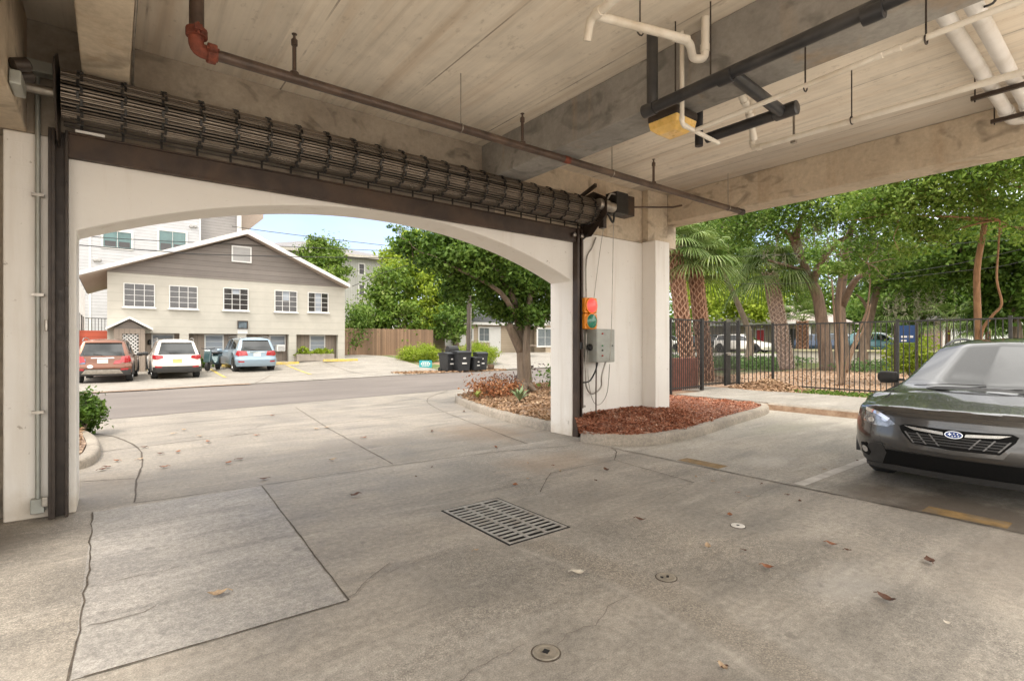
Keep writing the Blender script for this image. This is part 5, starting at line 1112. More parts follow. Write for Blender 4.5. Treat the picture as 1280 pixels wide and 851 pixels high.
def car(name, label, cat, pm, L, W, C, xf, xr, wheels, wr, wins, wsx, loc, rz, N=64, group=None, bodymat2=None, tw=.22):
    root = thing(name, label, cat, loc, group, rz)
    X = np.linspace(0, L, N)
    def arr(k): 
        x, v = zip(*C[k]); a = np.interp(X, x, v); n = C.get('smooth', 3); p = np.pad(a, n, mode='edge')
        return np.convolve(p, np.ones(2*n+1)/(2*n+1), 'valid')
    zb, zbelt, wb, zr, wrf, zt, w = [arr(k) for k in ('zb', 'zbelt', 'wb', 'zr', 'wr', 'zt', 'w')]
    R_ = wr*1.17
    for i, x in enumerate(X):
        for xc in wheels:
            if abs(x-xc) < R_: zb[i] = max(zb[i], wr+math.sqrt(R_*R_-(x-xc)**2))
    secs = []
    for i, x in enumerate(X):
        z2 = zb[i]+.10; z3 = max(.62, z2+.05); ze = max(zbelt[i], z3+.04)
        sec = chaik([(0, zb[i], 0), (w[i]*.80, zb[i], 1), (w[i]*.985, z2, 2), (w[i], z3, 3), (wb[i], ze, 4), (wrf[i], max(zr[i], ze+.004), 5), (wrf[i]*.55, max(zt[i]-.18*(zt[i]-zr[i]), ze+.005), 6), (0, max(zt[i], ze+.006), 7)])
        secs.append(sec)
    ns = len(secs[0]); par = {'body': MB(), 'windshield': MB(), 'rear_window': MB()}; side = {}
    def pt(i, j, sg):
        y, z, s = secs[i][j]; y *= sg; x = min(max(X[i], xf(y, z)), xr(y, z)); return (x, y, z)
    glass_faces = {}
    for i in range(N-1):
        xm = (X[i]+X[i+1])/2
        for j in range(ns-1):
            s_ = (secs[i][j][2]+secs[i][j+1][2])/2
            for sg in (1, -1):
                key = 'body'
                if s_ > 5.07 and wsx[0]+.22*(abs(secs[i][j][0])/.7)**2 < xm < wsx[1]: key = 'windshield'
                if 4.08 < s_ < 4.92:
                    for k, (a, b) in enumerate(wins):
                        if a < xm < b: key = ('side_window', k, sg)
                if s_ < .9 and False: continue
                q = [pt(i, j, sg), pt(i+1, j, sg), pt(i+1, j+1, sg), pt(i, j+1, sg)]
                if sg > 0: q = q[::-1]
                glass_faces.setdefault(key, []).append(q)
    for i, fx in ((0, xf), (N-1, xr)):                    # end caps
        M = 18; rows = []
        for j in range(ns):
            if secs[i][j][2] < .95: continue
            y, z, _ = secs[i][j]; rows.append([(fx(y*(1-2*k/M), z), y*(1-2*k/M), z) for k in range(M+1)])
        for a, b in zip(rows[:-1], rows[1:]):
            for k in range(M):
                q = [a[k], a[k+1], b[k+1], b[k]]
                glass_faces['body'].append(q if i == 0 else q[::-1])
    for key, fl in glass_faces.items():
        idx = {}; V = []; F = []
        for q in fl:
            f = []
            for p in q:
                kk = (round(p[0], 4), round(p[1], 4), round(p[2], 4))
                if kk not in idx: idx[kk] = len(V); V.append(p)
                if idx[kk] not in f: f.append(idx[kk])
            if len(f) > 2: F.append(f)
        mb = MB(); mb.v = V; mb.f = F; mb.m = [0]*len(F)
        nm = key if isinstance(key, str) else key[0]
        build(nm, mb, pm if nm == 'body' else (M_CGLW if N > 80 else M_CGL), root, smooth=(30 if N > 80 else 48) if nm == 'body' else 180, local=True, fix=True)
    hw = max(w)
    for xc in wheels:
        for sg in (1, -1):
            yo = sg*(hw-.03); mb = MB(); mb.lathe((xc, yo, wr), [(wr*.62, -tw), (wr*.92, -tw), (wr, -tw+.03), (wr, -.03), (wr*.94, 0), (wr*.66, 0), (wr*.62, -.02)], 28, (0, sg, 0))
            wh = build('wheel', mb, M_TYRE, root, smooth=35, local=True)
            mb = MB(); mb.lathe((xc, yo, wr), [(wr*.66, -.03), (wr*.62, -.012), (wr*.58, -.05), (.02, -.06)], 28, (0, sg, 0))
            for k in range(5):
                a = 2*PI*k/5+.3; d = Vector((math.cos(a), 0, math.sin(a))); e = Vector((-math.sin(a), 0, math.cos(a)))
                c = Vector((xc, yo-sg*.02, wr)); mb.add([c+e*.035, c-e*.035, c+d*wr*.6-e*.045, c+d*wr*.6+e*.045, c+e*.035-Vector((0,sg*.03,0)), c-e*.035-Vector((0,sg*.03,0)), c+d*wr*.6-e*.045-Vector((0,sg*.03,0)), c+d*wr*.6+e*.045-Vector((0,sg*.03,0))], [(0,1,2,3),(7,6,5,4),(0,4,5,1),(1,5,6,2),(2,6,7,3),(3,7,4,0)])
            build('rim', mb, M_RIM, wh, smooth=35, local=True)
            if bodymat2:
                mb = MB(); mb.disc((0,0,0), 1); mb = MB(); n = 20; vs = []
                for k in range(n+1):
                    a = PI*k/n*1.08-.04*PI
                    for rr, yy in ((R_-.015, .0), (R_+.055, .0), (R_+.055, -.05), (R_-.015, -.12)): vs.append((xc+rr*math.cos(a), sg*(hw+.012+yy), max(.2, wr+rr*math.sin(a))))
                fs = [(4*k+q, 4*k+4+q, 4*k+4+(q+1) % 4, 4*k+(q+1) % 4) for k in range(n) for q in range(4)]
                mb.add(vs, fs); build('wheel_arch', mb, bodymat2, root, smooth=40, local=True)
    return root
def mirror_part(root, x, y, z, pm, s=1.0, vis=True):
    for sg in (1, -1):
        mb = MB(); c = Vector((x, sg*y, z)); pr = [(.02*s,-.12*s),(.07*s,-.11*s),(.085*s,-.02*s),(.08*s,.07*s),(.05*s,.10*s)]
        n = 14; vs = []
        for r_, h in pr:
            for k in range(n):
                a = 2*PI*k/n; vs.append((c.x+math.cos(a)*r_*.75, c.y+sg*h, c.z+math.sin(a)*r_*.95))
        fs = [(i*n+k, i*n+(k+1) % n, (i+1)*n+(k+1) % n, (i+1)*n+k) for i in range(4) for k in range(n)]+[list(range(n)), list(range(4*n, 5*n))]
        mb.add(vs, fs); mb.obox((x+.02, sg*(y-.13*s), z-.03), (.06, .09, .03)); build('wing_mirror', mb, pm, root, smooth=50, local=True)
def rails(root, x0, x1, yw, z, m=None):
    for sg in (1, -1):
        mb = MB(); mb.tube(sm([(x0, sg*(yw+.02), z-.06), (x0+.12, sg*yw, z+.0), (x0+.45, sg*yw, z+.04), ((x0+x1)/2, sg*yw, z+.055), (x1-.4, sg*yw, z+.03), (x1, sg*(yw-.02), z-.08)], 4), .017, 7); build('roof_rail', mb, m or M_CLAD, root, smooth=60, local=True)

# --- grey crossover facing us in the stall
LX, WX = 4.48, .90
def xf0(y, z):
    a = abs(y); pl = .085*(a/.7)**2+max(0, a-.62)**2*2.4
    pr = np.interp(z, [.18,.28,.38,.46,.55,.63,.70,.76,.80,.845,.90,1.2], [.12,.07,.03,0,.005,.02,.03,.042,.06,.10,.30,.9])
    return float(pl+pr)
def xr0(y, z): a = abs(y); return float(LX-.05*(a/.7)**2-max(0, a-.65)**2*1.6-np.interp(z, [.2,.5,.95,1.2,1.5], [.1,.0,.04,.2,.42]))
C0 = dict(zb=[(0,.22),(LX,.24)], zbelt=[(0,.70),(.10,.765),(.4,.835),(.8,.90),(1.25,.965),(1.7,1.0),(3.6,1.08),(LX,1.02)], wb=[(0,.83),(.3,.885),(.9,.88),(1.4,.85),(3,.845),(4,.78),(LX,.72)],
          zr=[(0,.78),(.08,.822),(.4,.872),(1.0,.945),(1.30,1.0),(1.55,1.13),(2.18,1.455),(2.7,1.50),(3.8,1.47),(LX,1.30)], wr=[(0,.70),(.8,.73),(1.25,.76),(1.6,.70),(2.2,.58),(3.0,.57),(4,.53),(LX,.5)],
          zt=[(0,.80),(.08,.842),(.45,.90),(.9,.96),(1.12,.985),(1.22,1.03),(2.12,1.515),(2.5,1.56),(3,1.57),(3.9,1.52),(LX,1.36)], w=[(0,.90),(.4,.945),(1.4,.945),(1.9,.91),(3.2,.91),(3.5,.94),(4.0,.93),(LX,.88)], smooth=1)
M_GREYP = paint('grey_metallic_paint', (.075,.073,.071), .5, .24)
CX, CY = 6.28, 1.315
gc = car('grey_crossover', 'dark grey crossover car facing the aisle in the right-hand parking stall', 'car', M_GREYP, LX, WX, C0, xf0, xr0, (.90, 3.56), .345, [(1.75,2.45),(2.55,3.3),(3.38,3.85)], (1.10, 2.10), (CX, CY, 0), 0, N=90, bodymat2=M_CLAD)
def cf(px, py):
    X = CX
    for _ in range(12):
        p = atX(px, py, X); X = CX+xf0(p.y-CY, p.z)
    return (p.y-CY, p.z)
hl = [cf(*q) for q in [(1083,508.5),(1098,514),(1112,523),(1119.5,529.5),(1110,533),(1092,530),(1080,524)]]
hl = [(min(y, .89), z) for y, z in hl]
M_HL = plain('headlight_lens', (.22,.22,.23), .06, .5, .7, 18, coat=1); M_LAMPW = plain('lamp_reflector', (.7,.7,.7), .15, .8, .2, 20)
for f in (lambda p: p, mir):
    h = patch('headlight', f(hl), xf0, M_HL, gc, .008, .04)
    cyh = sum(p[0] for p in hl)/len(hl); czh = sum(p[1] for p in hl)/len(hl)
    for dy in (-.07, .07):
        ell = [(cyh+dy+.035*math.cos(a), czh-dy*.18+.026*math.sin(a)) for a in np.linspace(0, 2*PI, 13)[:-1]]; patch('projector', f(ell), xf0, M_LAMPW, h, .013, .0)
    top = [cf(*q) for q in [(1083,507.5),(1098,513),(1113,522.5),(1110,525.2),(1096,517),(1083,511.5)]]; patch('light_strip', f([(min(y, .86), z) for y, z in top]), xf0, M_CHR, h, .014, .0)
gl = [cf(1124.5,531.5), cf(1131,529.5), cf(1172,535.5)]; gb_ = [cf(1141,553.5), cf(1127,538)]
poly = gl+[(0, gl[2][1]+.012)]+mir(gl)[0:]+mir(gb_)[::1]
M_CLADG = plain('grille_bar_grey', (.16,.155,.15), .4, .4, .1, 10)
zbot = gb_[0][1]-.012; poly = [gl[0], gl[1], gl[2], (-gl[2][0], gl[2][1]), (-gl[1][0], gl[1][1]), (-gl[0][0], gl[0][1]), (-gb_[1][0], gb_[1][1]), (-gb_[0][0], zbot), (0, zbot-.008), gb_[0], gb_[1]]
M_GRI = plain('grille_black', (.006,.006,.006), .7, 0, .1, 30, spec=.15)
gri = patch('grille', poly, xf0, M_GRI, gc, .010, .05)
wing = [cf(*q) for q in [(1131,531.2),(1178.6,539.6),(1179.6,543.4),(1143,536.6)]]
M_CHRD = plain('satin_trim', (.42,.40,.37), .3, .9, .08, 10)
for f in (lambda p: p, mir): patch('chrome_bar', f(wing), xf0, M_CHRD, gri, .02, .0)
for k in (.13, .23, .33):
    zt2 = wing[3][1]-.025; st = [(k+.05, zt2), (k+.064, zt2), (k-.012, zbot+.02), (k-.026, zbot+.02)]
    for f in (lambda p: p, mir): patch('grille_bar', f(st), xf0, M_CLADG, gri, .014, .0)
for zf in (.25, .45, .65, .85):
    zz_ = zbot+(wing[3][1]-.02-zbot)*zf; wy = gb_[0][0]+(gb_[1][0]-gb_[0][0])*zf-.02
    patch('grille_slat', [(wy,zz_-.006),(wy,zz_+.006),(-wy,zz_+.006),(-wy,zz_-.006)], xf0, M_CLAD, gri, .013, .0)
ew = gl[0][0]+.02; edge = [(gl[0][0]+.018, gl[0][1]+.004), (gl[0][0], gl[0][1]), (gb_[1][0], gb_[1][1]), (gb_[0][0], zbot), (0, zbot-.008), (0, zbot-.045), (gb_[0][0]+.02, zbot-.035), (gb_[1][0]+.03, gb_[1][1])]
for f in (lambda p: p, mir): patch('grille_surround', f(edge), xf0, M_GREYP, gri, .016, .02)
ec = cf(1194.3, 543.2); ez = ec[1]
M_EMB = plain('emblem_blue', (.02,.04,.16), .2, .2, .05)
def ell(a, b, n=24): return [(a*math.cos(q), ez+b*math.sin(q)) for q in np.linspace(0, 2*PI, n+1)[:-1]]
em = patch('emblem', ell(.068,.034), xf0, M_CHR, gc, .028, .01); patch('emblem_field', ell(.062,.029), xf0, M_EMB, em, .030, .005)
for y, z, s in ((.028,.004,.017),(-.004,.012,.008),(-.03,.010,.008),(-.012,-.010,.008),(-.036,-.008,.008),(.008,-.014,.007)):
    st = [(y+(s if k % 2 == 0 else s*.35)*math.cos(PI/2+PI*k/4), ez+z+(s if k % 2 == 0 else s*.35)*math.sin(PI/2+PI*k/4)) for k in range(8)]; patch('emblem_star', st, xf0, M_CHR, em, .0325, .002)
zl = .40
clad = [(-.50,.205),(-.50,.36),(-.62,.43),(-.78,.43),(-.855,.36),(-.86,.24),(-.84,.20)]
patch('lower_bumper', [(.66,.20),(.62,.30),(.57,.405),(-.57,.405),(-.62,.30),(-.66,.20)], xf0, M_GRI, gc, .006, .03)
patch('skid_lip', [(.80,.185),(.80,.225),(.5,.245),(-.5,.245),(-.80,.225),(-.80,.185)], xf0, M_CLAD, gc, .02, .04)
for f in (lambda p: p, mir):
    patch('bumper_corner', f([(.845,.26),(.84,.34),(.70,.455),(.60,.46),(.56,.37),(.62,.225),(.80,.23)]), xf0, M_CLAD, gc, .008, .03)
    fp = cf(1080, 559); fy = min(fp[0], .80); fz = fp[1]
    fo = patch('fog_lamp_pocket', f([(fy+.045,fz+.06),(fy-.02,fz+.075),(fy-.085,fz-.02),(fy-.05,fz-.065),(fy+.05,fz-.05)]), xf0, M_GRI, gc, .012, .02)
    patch('fog_lamp', f([(fy-.005+.042*math.cos(a), fz+.036*math.sin(a)) for a in np.linspace(0, 2*PI, 17)[:-1]]), xf0, M_LAMPW, fo, .018, .0)
for y in (.13, -.13): build('bumper_plug', MB().lathe((xf0(y,.455)-.004, y, .455), [(.008,0),(.007,.004)], 8, (-1,0,0)), M_PIT, gc, local=True)
mirror_part(gc, 1.78, 1.05, 1.06, M_CLAD, 1.0)
rails(gc, 2.3, 4.0, .555, 1.50)
mb = MB()
for a, b in (((1.16,.60,1.012),(1.22,-.02,1.042)), ((1.10,-.05,1.0),(1.19,-.60,1.022))):
    a, b = Vector(a), Vector(b); mb.tube([a, a.lerp(b, .5)+Vector((0,0,.012)), b], .0045, 6)
build('wiper', mb, M_CLAD, gc, local=True)
mb = MB(); n = 14; vs = []
for k in range(n+1):
    y = -.74+1.48*k/n; x = 1.02+.22*(y/.7)**2; z0 = .985-.03*(y/.7)**2
    vs += [(x-.02, y, z0+.010), (x+.10, y, z0+.036)]
mb.add(vs, [(2*k, 2*k+2, 2*k+3, 2*k+1) for k in range(n)]); build('cowl', mb, M_CLAD, gc, local=True, smooth=60)
for s in (1, -1):
    mb = MB(); pts = [(.42+.55*t, s*(.70+.045*t), .868+.088*t+.0) for t in np.linspace(0, 1, 8)]
    mb.tube(pts, .005, 5); build('bonnet_gap', mb, M_PIT, gc, local=True)

# --- parked hatchbacks and SUVs across the road, seen from behind
def suv(name, label, pm, L, W, H, loc, rz, tail, plate, low, N=44, belt=.98, taper=.80, extra=None, wr=.335, detail=True, group=None):
    hw = W/2; k = H/1.65
    def xf(y, z): a = abs(y); return float(.08*(a/.7)**2+max(0, a-.62)**2*1.8+np.interp(z, [.2,.5,.8,1.1], [.08,0,.08,.5]))
    def xr(y, z): a = abs(y); return float(L-.05*(a/.7)**2-max(0, a-.62)**2*1.7-np.interp(z, [.2,.36,.60,.72,.95*k,1.05*k,1.52*k,1.64*k], [.10,.02,0,.06,.09,.12,.40,.46]))
    C = dict(zb=[(0,.24),(L,.27)], zbelt=[(0,.70),(.2,.82),(1.1,belt),(L-.7,belt+.08),(L,belt+.04)], wb=[(0,hw-.12),(.5,hw-.05),(L-.8,hw-.06),(L,hw-.13)],
             zr=[(0,.72),(1.05,belt+.03),(1.3,belt+.08),(2.05,H-.13),(L*.6,H-.06),(L-.45,H-.12),(L,H-.26)], wr=[(0,.6),(1.2,.72),(2.1,hw*.74),(L-.4,hw*.70),(L,hw*.66)],
             zt=[(0,.78),(.3,.90),(1.05,belt+.07),(1.15,belt+.1),(2.0,H-.05),(2.6,H),(L-.6,H-.02),(L-.25,H-.07),(L,H-.14)], w=[(0,hw-.05),(.5,hw),(L-.5,hw),(L,hw-.05)], smooth=1)
    r = car(name, label, 'car', pm, L, W, C, xf, xr, (.86, L-.80), wr, [(1.6,2.35),(2.45,3.15),(3.22,L-.55)], (1.06, 2.0), loc, rz, N=N, bodymat2=low, group=group)
    if not detail: return r
    zw0, zw1 = belt+.03, H-.17; 
    patch('rear_window', [(hw*.74,zw0),(hw*.60,zw1),(-hw*.60,zw1),(-hw*.74,zw0)], xr, M_CGL, r, .008, .02)
    patch('spoiler', [(hw*.62,H-.16),(hw*.56,H-.085),(-hw*.56,H-.085),(-hw*.62,H-.16)], xr, pm, r, .07, .1)
    for f in (lambda p: p, mir): patch('tail_light', f(tail), xr, M_TAIL, r, .012, .03)
    pl = patch('license_plate', [(.16,plate[0]),(.16,plate[0]+.15),(-.16,plate[0]+.15),(-.16,plate[0])], xr, plate[1], r, .012, .02)
    patch('plate_garnish', [(.34,plate[0]+.175),(.34,plate[0]+.21),(-.34,plate[0]+.21),(-.34,plate[0]+.175)], xr, M_CHR, r, .016, .02)
    patch('lower_bumper', [(hw*.93,.28),(hw*.95,.50),(hw*.6,.53),(-hw*.6,.53),(-hw*.95,.50),(-hw*.93,.28)], xr, low or pm, r, .008, .03)
    for f in (lambda p: p, mir): patch('reflector', f([(hw*.60,.47),(hw*.60,.535),(hw*.86,.545),(hw*.86,.48)]), xr, M_TAIL, r, .014, .02)
    mirror_part(r, 1.55, hw+.10, belt+.04, M_CLAD if low else pm, 1.0)
    rails(r, 1.9, L-.5, hw*.72, H-.03, M_RIM)
    w_ = MB(); w_.tube([(xr(0,zw0+.02)+.02, 0, zw0+.02), (xr(.3,zw0+.08)+.02, -.28, zw0+.07)], .012, 5); build('rear_wiper', w_, M_CLAD, r, local=True)
    if extra: extra(r, xr, hw)
    return r
def place_rear(px, Y, yaw=0):
    x = atY(px, 440, Y).x; return x, Y, gh(x, Y)+.022
def rear_loc(x, y, z, L, rz): d = Matrix.Rotation(rz, 3, 'Z')@Vector((L, 0, 0)); return (x-d.x, y-d.y, z)
M_COP = paint('copper_paint', (.17,.062,.03), .45, .3); M_WHT = paint('pearl_white_paint', (.74,.70,.64), .0, .3); M_BLU = paint('pale_blue_paint', (.27,.36,.44), .35, .28)
x, y, z = place_rear(128, 24.4); rz = R(-90-5)
def ex_c(r, xr, hw):
    patch('bumper_insert', [(.62,.34),(.5,.50),(-.5,.50),(-.62,.34)], xr, M_GALV, r, .014, .02); patch('upper_reflector', [(hw*.35,.70),(hw*.40,.84),(-hw*.05+.62,.86),(hw*.62,.72)], xr, M_TAIL, r, .012, .02)
    st = [(-.50,.72),(-.50,.90),(-.66,.90),(-.66,.72)]; patch('blue_sticker', [(-y_, z_) for y_, z_ in st] if False else st, xr, plain('blue_sticker', (.12,.19,.30), .5, 0, .5, 30), r, .010, .01)
    patch('white_sticker', [(-.36+.09*math.cos(a), .62+.06*math.sin(a)) for a in np.linspace(0, 2*PI, 15)[:-1]], xr, M_TRIM, r, .012, .01)
suv('copper_suv', 'copper brown compact SUV with stickers on its tailgate, parked farthest left', M_COP, 4.28, 1.79, 1.66, rear_loc(x, y, z, 4.28, rz), rz, [(.50,.78),(.56,.98),(.80,1.02),(.86,.80),(.70,.74)], (.74, M_PLATE), M_CLAD, extra=ex_c)
x, y, z = place_rear(222, 25.2); rz = R(-90)
suv('white_suv', 'white compact SUV parked between the copper SUV and the pale blue one', M_WHT, 4.1, 1.77, 1.66, rear_loc(x, y, z, 4.1, rz), rz, [(.48,.86),(.50,.97),(.84,.99),(.85,.84),(.7,.80)], (.66, M_PLATEY), M_CLAD)
x, y, z = place_rear(322, 27.0); rz = R(-90+2)
suv('pale_blue_suv', 'pale metallic blue SUV parked on the right of the white one', M_BLU, 4.77, 1.88, 1.69, rear_loc(x, y, z, 4.77, rz), rz, [(.40,.80),(.46,1.00),(.82,1.03),(.90,.84),(.80,.77)], (.76, M_PLATE), None, wr=.37)
# teal motor scooter half hidden between the white and blue cars
p = atY(266, 455, 28.6); sc = thing('motor_scooter', 'dark teal motor scooter half hidden between the white and pale blue cars', 'scooter', (p.x, 28.6, gh(p.x, 28.6)+.022)); zs = gh(p.x, 28.6)+.02; x = p.x
M_TEAL = paint('teal_paint', (.03,.07,.075), .2, .3)
for dx in (-.62, .62): w_ = build('wheel', MB().lathe((x+dx,28.6,zs+.23), [(.12,-.06),(.21,-.055),(.23,0),(.21,.055),(.12,.06)], 18, (0,1,0)), M_TYRE, sc, smooth=40); build('rim', MB().lathe((x+dx,28.6,zs+.23), [(.12,-.05),(.12,.05)], 14, (0,1,0)), M_RIM, w_)
mb = MB(); mb.prism([(x-.75,zs+.42),(x-.5,zs+.50),(x-.2,zs+.30),(x+.3,zs+.28),(x+.45,zs+.62),(x+.85,zs+.70),(x+.8,zs+.80),(x+.35,zs+.80),(x+.15,zs+.42),(x-.15,zs+.42),(x-.45,zs+.62),(x-.55,zs+1.0),(x-.62,zs+1.0)], 'y', 28.45, 28.75); build('body', mb, M_TEAL, sc, bevel=.03)
mb = MB(); mb.prism([(x+.2,zs+.80),(x+.8,zs+.80),(x+.85,zs+.88),(x+.2,zs+.90)], 'y', 28.44, 28.76); build('seat', mb, M_BLACK, sc, bevel=.03)
mb = MB(); mb.tube([(x-.52,28.3,zs+1.08),(x-.58,28.6,zs+1.02),(x-.52,28.9,zs+1.08)], .018, 7); mb.tube([(x-.58,28.6,zs+1.02),(x-.66,28.6,zs+.3)], .03, 7); build('handlebar', mb, M_DARKM, sc); sc.rotation_euler.z = R(62)

# --- far cars on the side street
M_CHAR = paint('charcoal_paint', (.05,.052,.055), .4, .3); M_DKB = paint('dark_blue_paint', (.03,.05,.09), .4, .3); M_TGR = paint('teal_green_paint', (.05,.16,.17), .4, .3)
for px, X, lab, pm, L, fr in ((928, 44, 'white SUV parked on the side street in front of the red door', M_WHT, 4.9, 1), (893, 46.5, 'charcoal SUV partly hidden behind the gate, left of the far white SUV', M_CHAR, 4.7, 1), (838, 46, 'white car glimpsed past the pilaster at the left end of the side fence', M_WHT, 4.4, 1),
    (1058, 47, 'dark car glimpsed between the twin oak trunks and the leaning trunk', M_DKB, 4.4, 1), (1026, 50, 'dark blue car by the porch column of the red door house', M_DKB, 4.3, 1), (1102, 46, 'teal green car glimpsed left of the blue notice board', M_TGR, 4.5, 1)):
    p = atX(px, 430, X); c = suv('parked_car', lab, pm, L, 1.85, 1.66, (X, p.y-L/2, gh(X, p.y)+.04), R(90), [], (.7, M_PLATE), M_CLAD, N=30, detail=False, group='cars far off on the side street')

# ------------------------------------------------------------------ kerbside clutter by the road
M_BIN = plain('bin_plastic', (.022,.023,.025), .5, 0, .15, 12)
def bin_(px, py, H, W, label, rz=0):
    g = G(px, py, .02); t = thing('wheelie_bin', label, 'wheelie bin', (g.x, g.y, .02), 'black wheelie bins by the utility pole', rz); w = W/2; d = W*.6
    mb = MB(); v = []
    for z, s in ((.06,.82),(H*.9,1.0)): v += [(-w*s,-d*s,z),(w*s,-d*s,z),(w*s,d*s,z),(-w*s,d*s,z)]
    mb.add(v, [(3,2,1,0),(0,1,5,4),(1,2,6,5),(2,3,7,6),(3,0,4,7),(4,5,6,7)]); mb.box(-w*1.03, w*1.03, -d*1.03, d*1.03, H*.84, H*.9); build('tub', mb, M_BIN, t, local=True, bevel=.02)
    mb = MB(); mb.prism([(-d*1.12,H*.902),(-d*1.05,H*.95),(0,H),(d*1.0,H*.97),(d*1.15,H*.902)], 'x', -w*1.06, w*1.06); build('lid', mb, M_BIN, t, local=True, bevel=.015)
    for s in (-1, 1): build('wheel', MB().lathe((s*w*.9, d*.8, .12), [(.05,-.03),(.12,-.03),(.12,.03),(.05,.03)], 16, (1,0,0)), M_TYRE, t, local=True, smooth=35)
    mb = MB(); mb.tube([(-w*.7,d*1.2,H*.88),(w*.7,d*1.2,H*.88)], .018, 7); build('handle', mb, M_BIN, t, local=True)
    mb = MB(); mb.box(-w*.35, w*.35, -d*.96, -d*.935, H*.38, H*.44); mb.box(-w*.2, w*.2, -d*.99, -d*.965, H*.62, H*.68); build('stamp', mb, M_PVCB, t, local=True)
bin_(559.5,464.5,1.02,.62,'leftmost black wheelie bin beside the bright hedge', .15); bin_(576,464.5,1.10,.76,'largest black wheelie bin, right in front of the utility pole', -.1); bin_(592.5,464,.78,.58,'short black wheelie bin, the lowest of the four', .2); bin_(600.5,463.5,1.02,.60,'rightmost black wheelie bin, standing behind the short one', -.25)
g = G(613.5, 462.5, .02); cr = thing('wooden_tub', 'small brown wooden tub at the right end of the bins', 'planter', (g.x, g.y, .02)); mb = MB()
mb.lathe((g.x,g.y,.02), [(.17,0),(.20,.30),(.17,.30),(.16,.26)], 12); build('tub', mb, M_WOODF, cr, smooth=30); build('band', MB().lathe((g.x,g.y,.10), [(.187,0),(.194,.04)], 12), M_RAIL, cr)
g = G(532, 461.5, .02); ys = thing('yard_sign', 'small teal yard sign with white lettering beside the hedge', 'sign', (g.x, g.y, .02)); w = .36
sgn = Matrix.Rotation(-.65, 3, 'Z')
t = NT('teal_sign'); t.col((.02,.30,.32)); t.set(Roughness=.5); M_TS = t.m
mb = MB(); mb.obox((g.x,g.y,.32), (.72,.02,.42), sgn); build('board', mb, M_TS, ys)
mb = MB()
for k, (zz_, ww) in enumerate(((.44,.40),(.36,.56),(.30,.56),(.22,.44))): 
    for q in range(5): mb.obox(Vector((g.x,g.y,zz_))+sgn@Vector((-ww/2+ww*(q+.5)/5, -.013, 0)), (ww/5*.72,.004,.045 if k != 1 else .05), sgn)
build('lettering', mb, M_TRIM, ys)
mb = MB()
for s in (-.25, .25): c = Vector((g.x,g.y,0))+sgn@Vector((s,.015,0)); mb.tube([(c.x,c.y,0),(c.x,c.y,.5)], .008, 5)
build('stake', mb, M_GALV, ys)
g = AT(565, 440, 28.5); bq = thing('barbecue_grill', 'black lidded barbecue grill behind the leftmost bins', 'barbecue', (g.x, g.y, gh(g.x, g.y)+.0)); zq = gh(g.x, g.y)
build('lid', MB().lathe((g.x-.32,g.y,zq+1.12), [(.05,0),(.24,.02),(.26,.3),(.24,.62),(.05,.64)], 14, (1,0,0)), M_BLACK, bq, smooth=40)
mb = MB()
for sx_ in (-.28, .28):
    for sy in (-.18, .18): mb.tube([(g.x+sx_,g.y+sy,zq),(g.x+sx_*.9,g.y+sy*.9,zq+1.0)], .02, 6)
build('stand', mb, M_DARKM, bq)
up = thing('utility_pole', 'dark weathered wooden utility pole rising behind the bins', 'utility pole', AT(586, 452, 27.6)); g = AT(586, 452, 27.6)
build('pole', MB().tube([(g.x,g.y,-.2),(g.x+.03,g.y,4),(g.x+.05,g.y,9.6)], [.14,.125,.10], 14), bark('dark_pole', (.035,.027,.022), (.10,.08,.065), 8), up, smooth=60)
build('cross_arm', MB().box(g.x-1.1, g.x+1.1, g.y-.06, g.y+.06, 8.9, 9.02), M_WOODF, up); build('conduit', MB().tube([(g.x+.02,g.y-.15,0),(g.x+.05,g.y-.145,3.4)], .025, 7), M_GALV, up)
def wire(label, pts, r=.018): return tag(build('power_line', MB().tube(sm(pts, 5), r, 5), M_BLACK, smooth=180), label, 'power line', 'overhead wires')
wire('upper overhead wire crossing above the roof edge of the cream house', [AT(60,288,22), AT(128,297,24), AT(270,304.5,27), AT(420,311,31), AT(586,318,36)])
wire('lower overhead wire crossing in front of the brown gable', [AT(60,303,21), AT(94,306,22), AT(198,314,24), AT(270,318.5,26), AT(430,322,30), AT(586,324,35)], .024)
wire('thin overhead wire high in the patch of sky', [AT(290,283,40), AT(340,290,42), AT(430,301,46), AT(520,311,50)], .025)
wire('service wire sloping down to the grey apartment house', [AT(440,358,40), AT(465,348,40), AT(482,340,39), AT(560,318,36)], .022)
wire('upper pale wire across the oak canopy on the right', [AT(835,324,22), AT(920,321,21), AT(1040,315,20), AT(1160,307,19), AT(1300,297,17)], .009)
wire('lower pale wire sagging across the trunks on the right', [AT(835,349,21), AT(900,354,21), AT(1000,354,20), AT(1100,345,19), AT(1200,329,18), AT(1300,306,16)], .009)
wire('third pale wire low behind the orange trunk', [AT(1090,352,20), AT(1180,341,19), AT(1250,333,18), AT(1310,318,17)], .008)

# ------------------------------------------------------------------ trees and planting
def B(px, py, t, r, n): return (AT(px, py, t)[:], r, n)
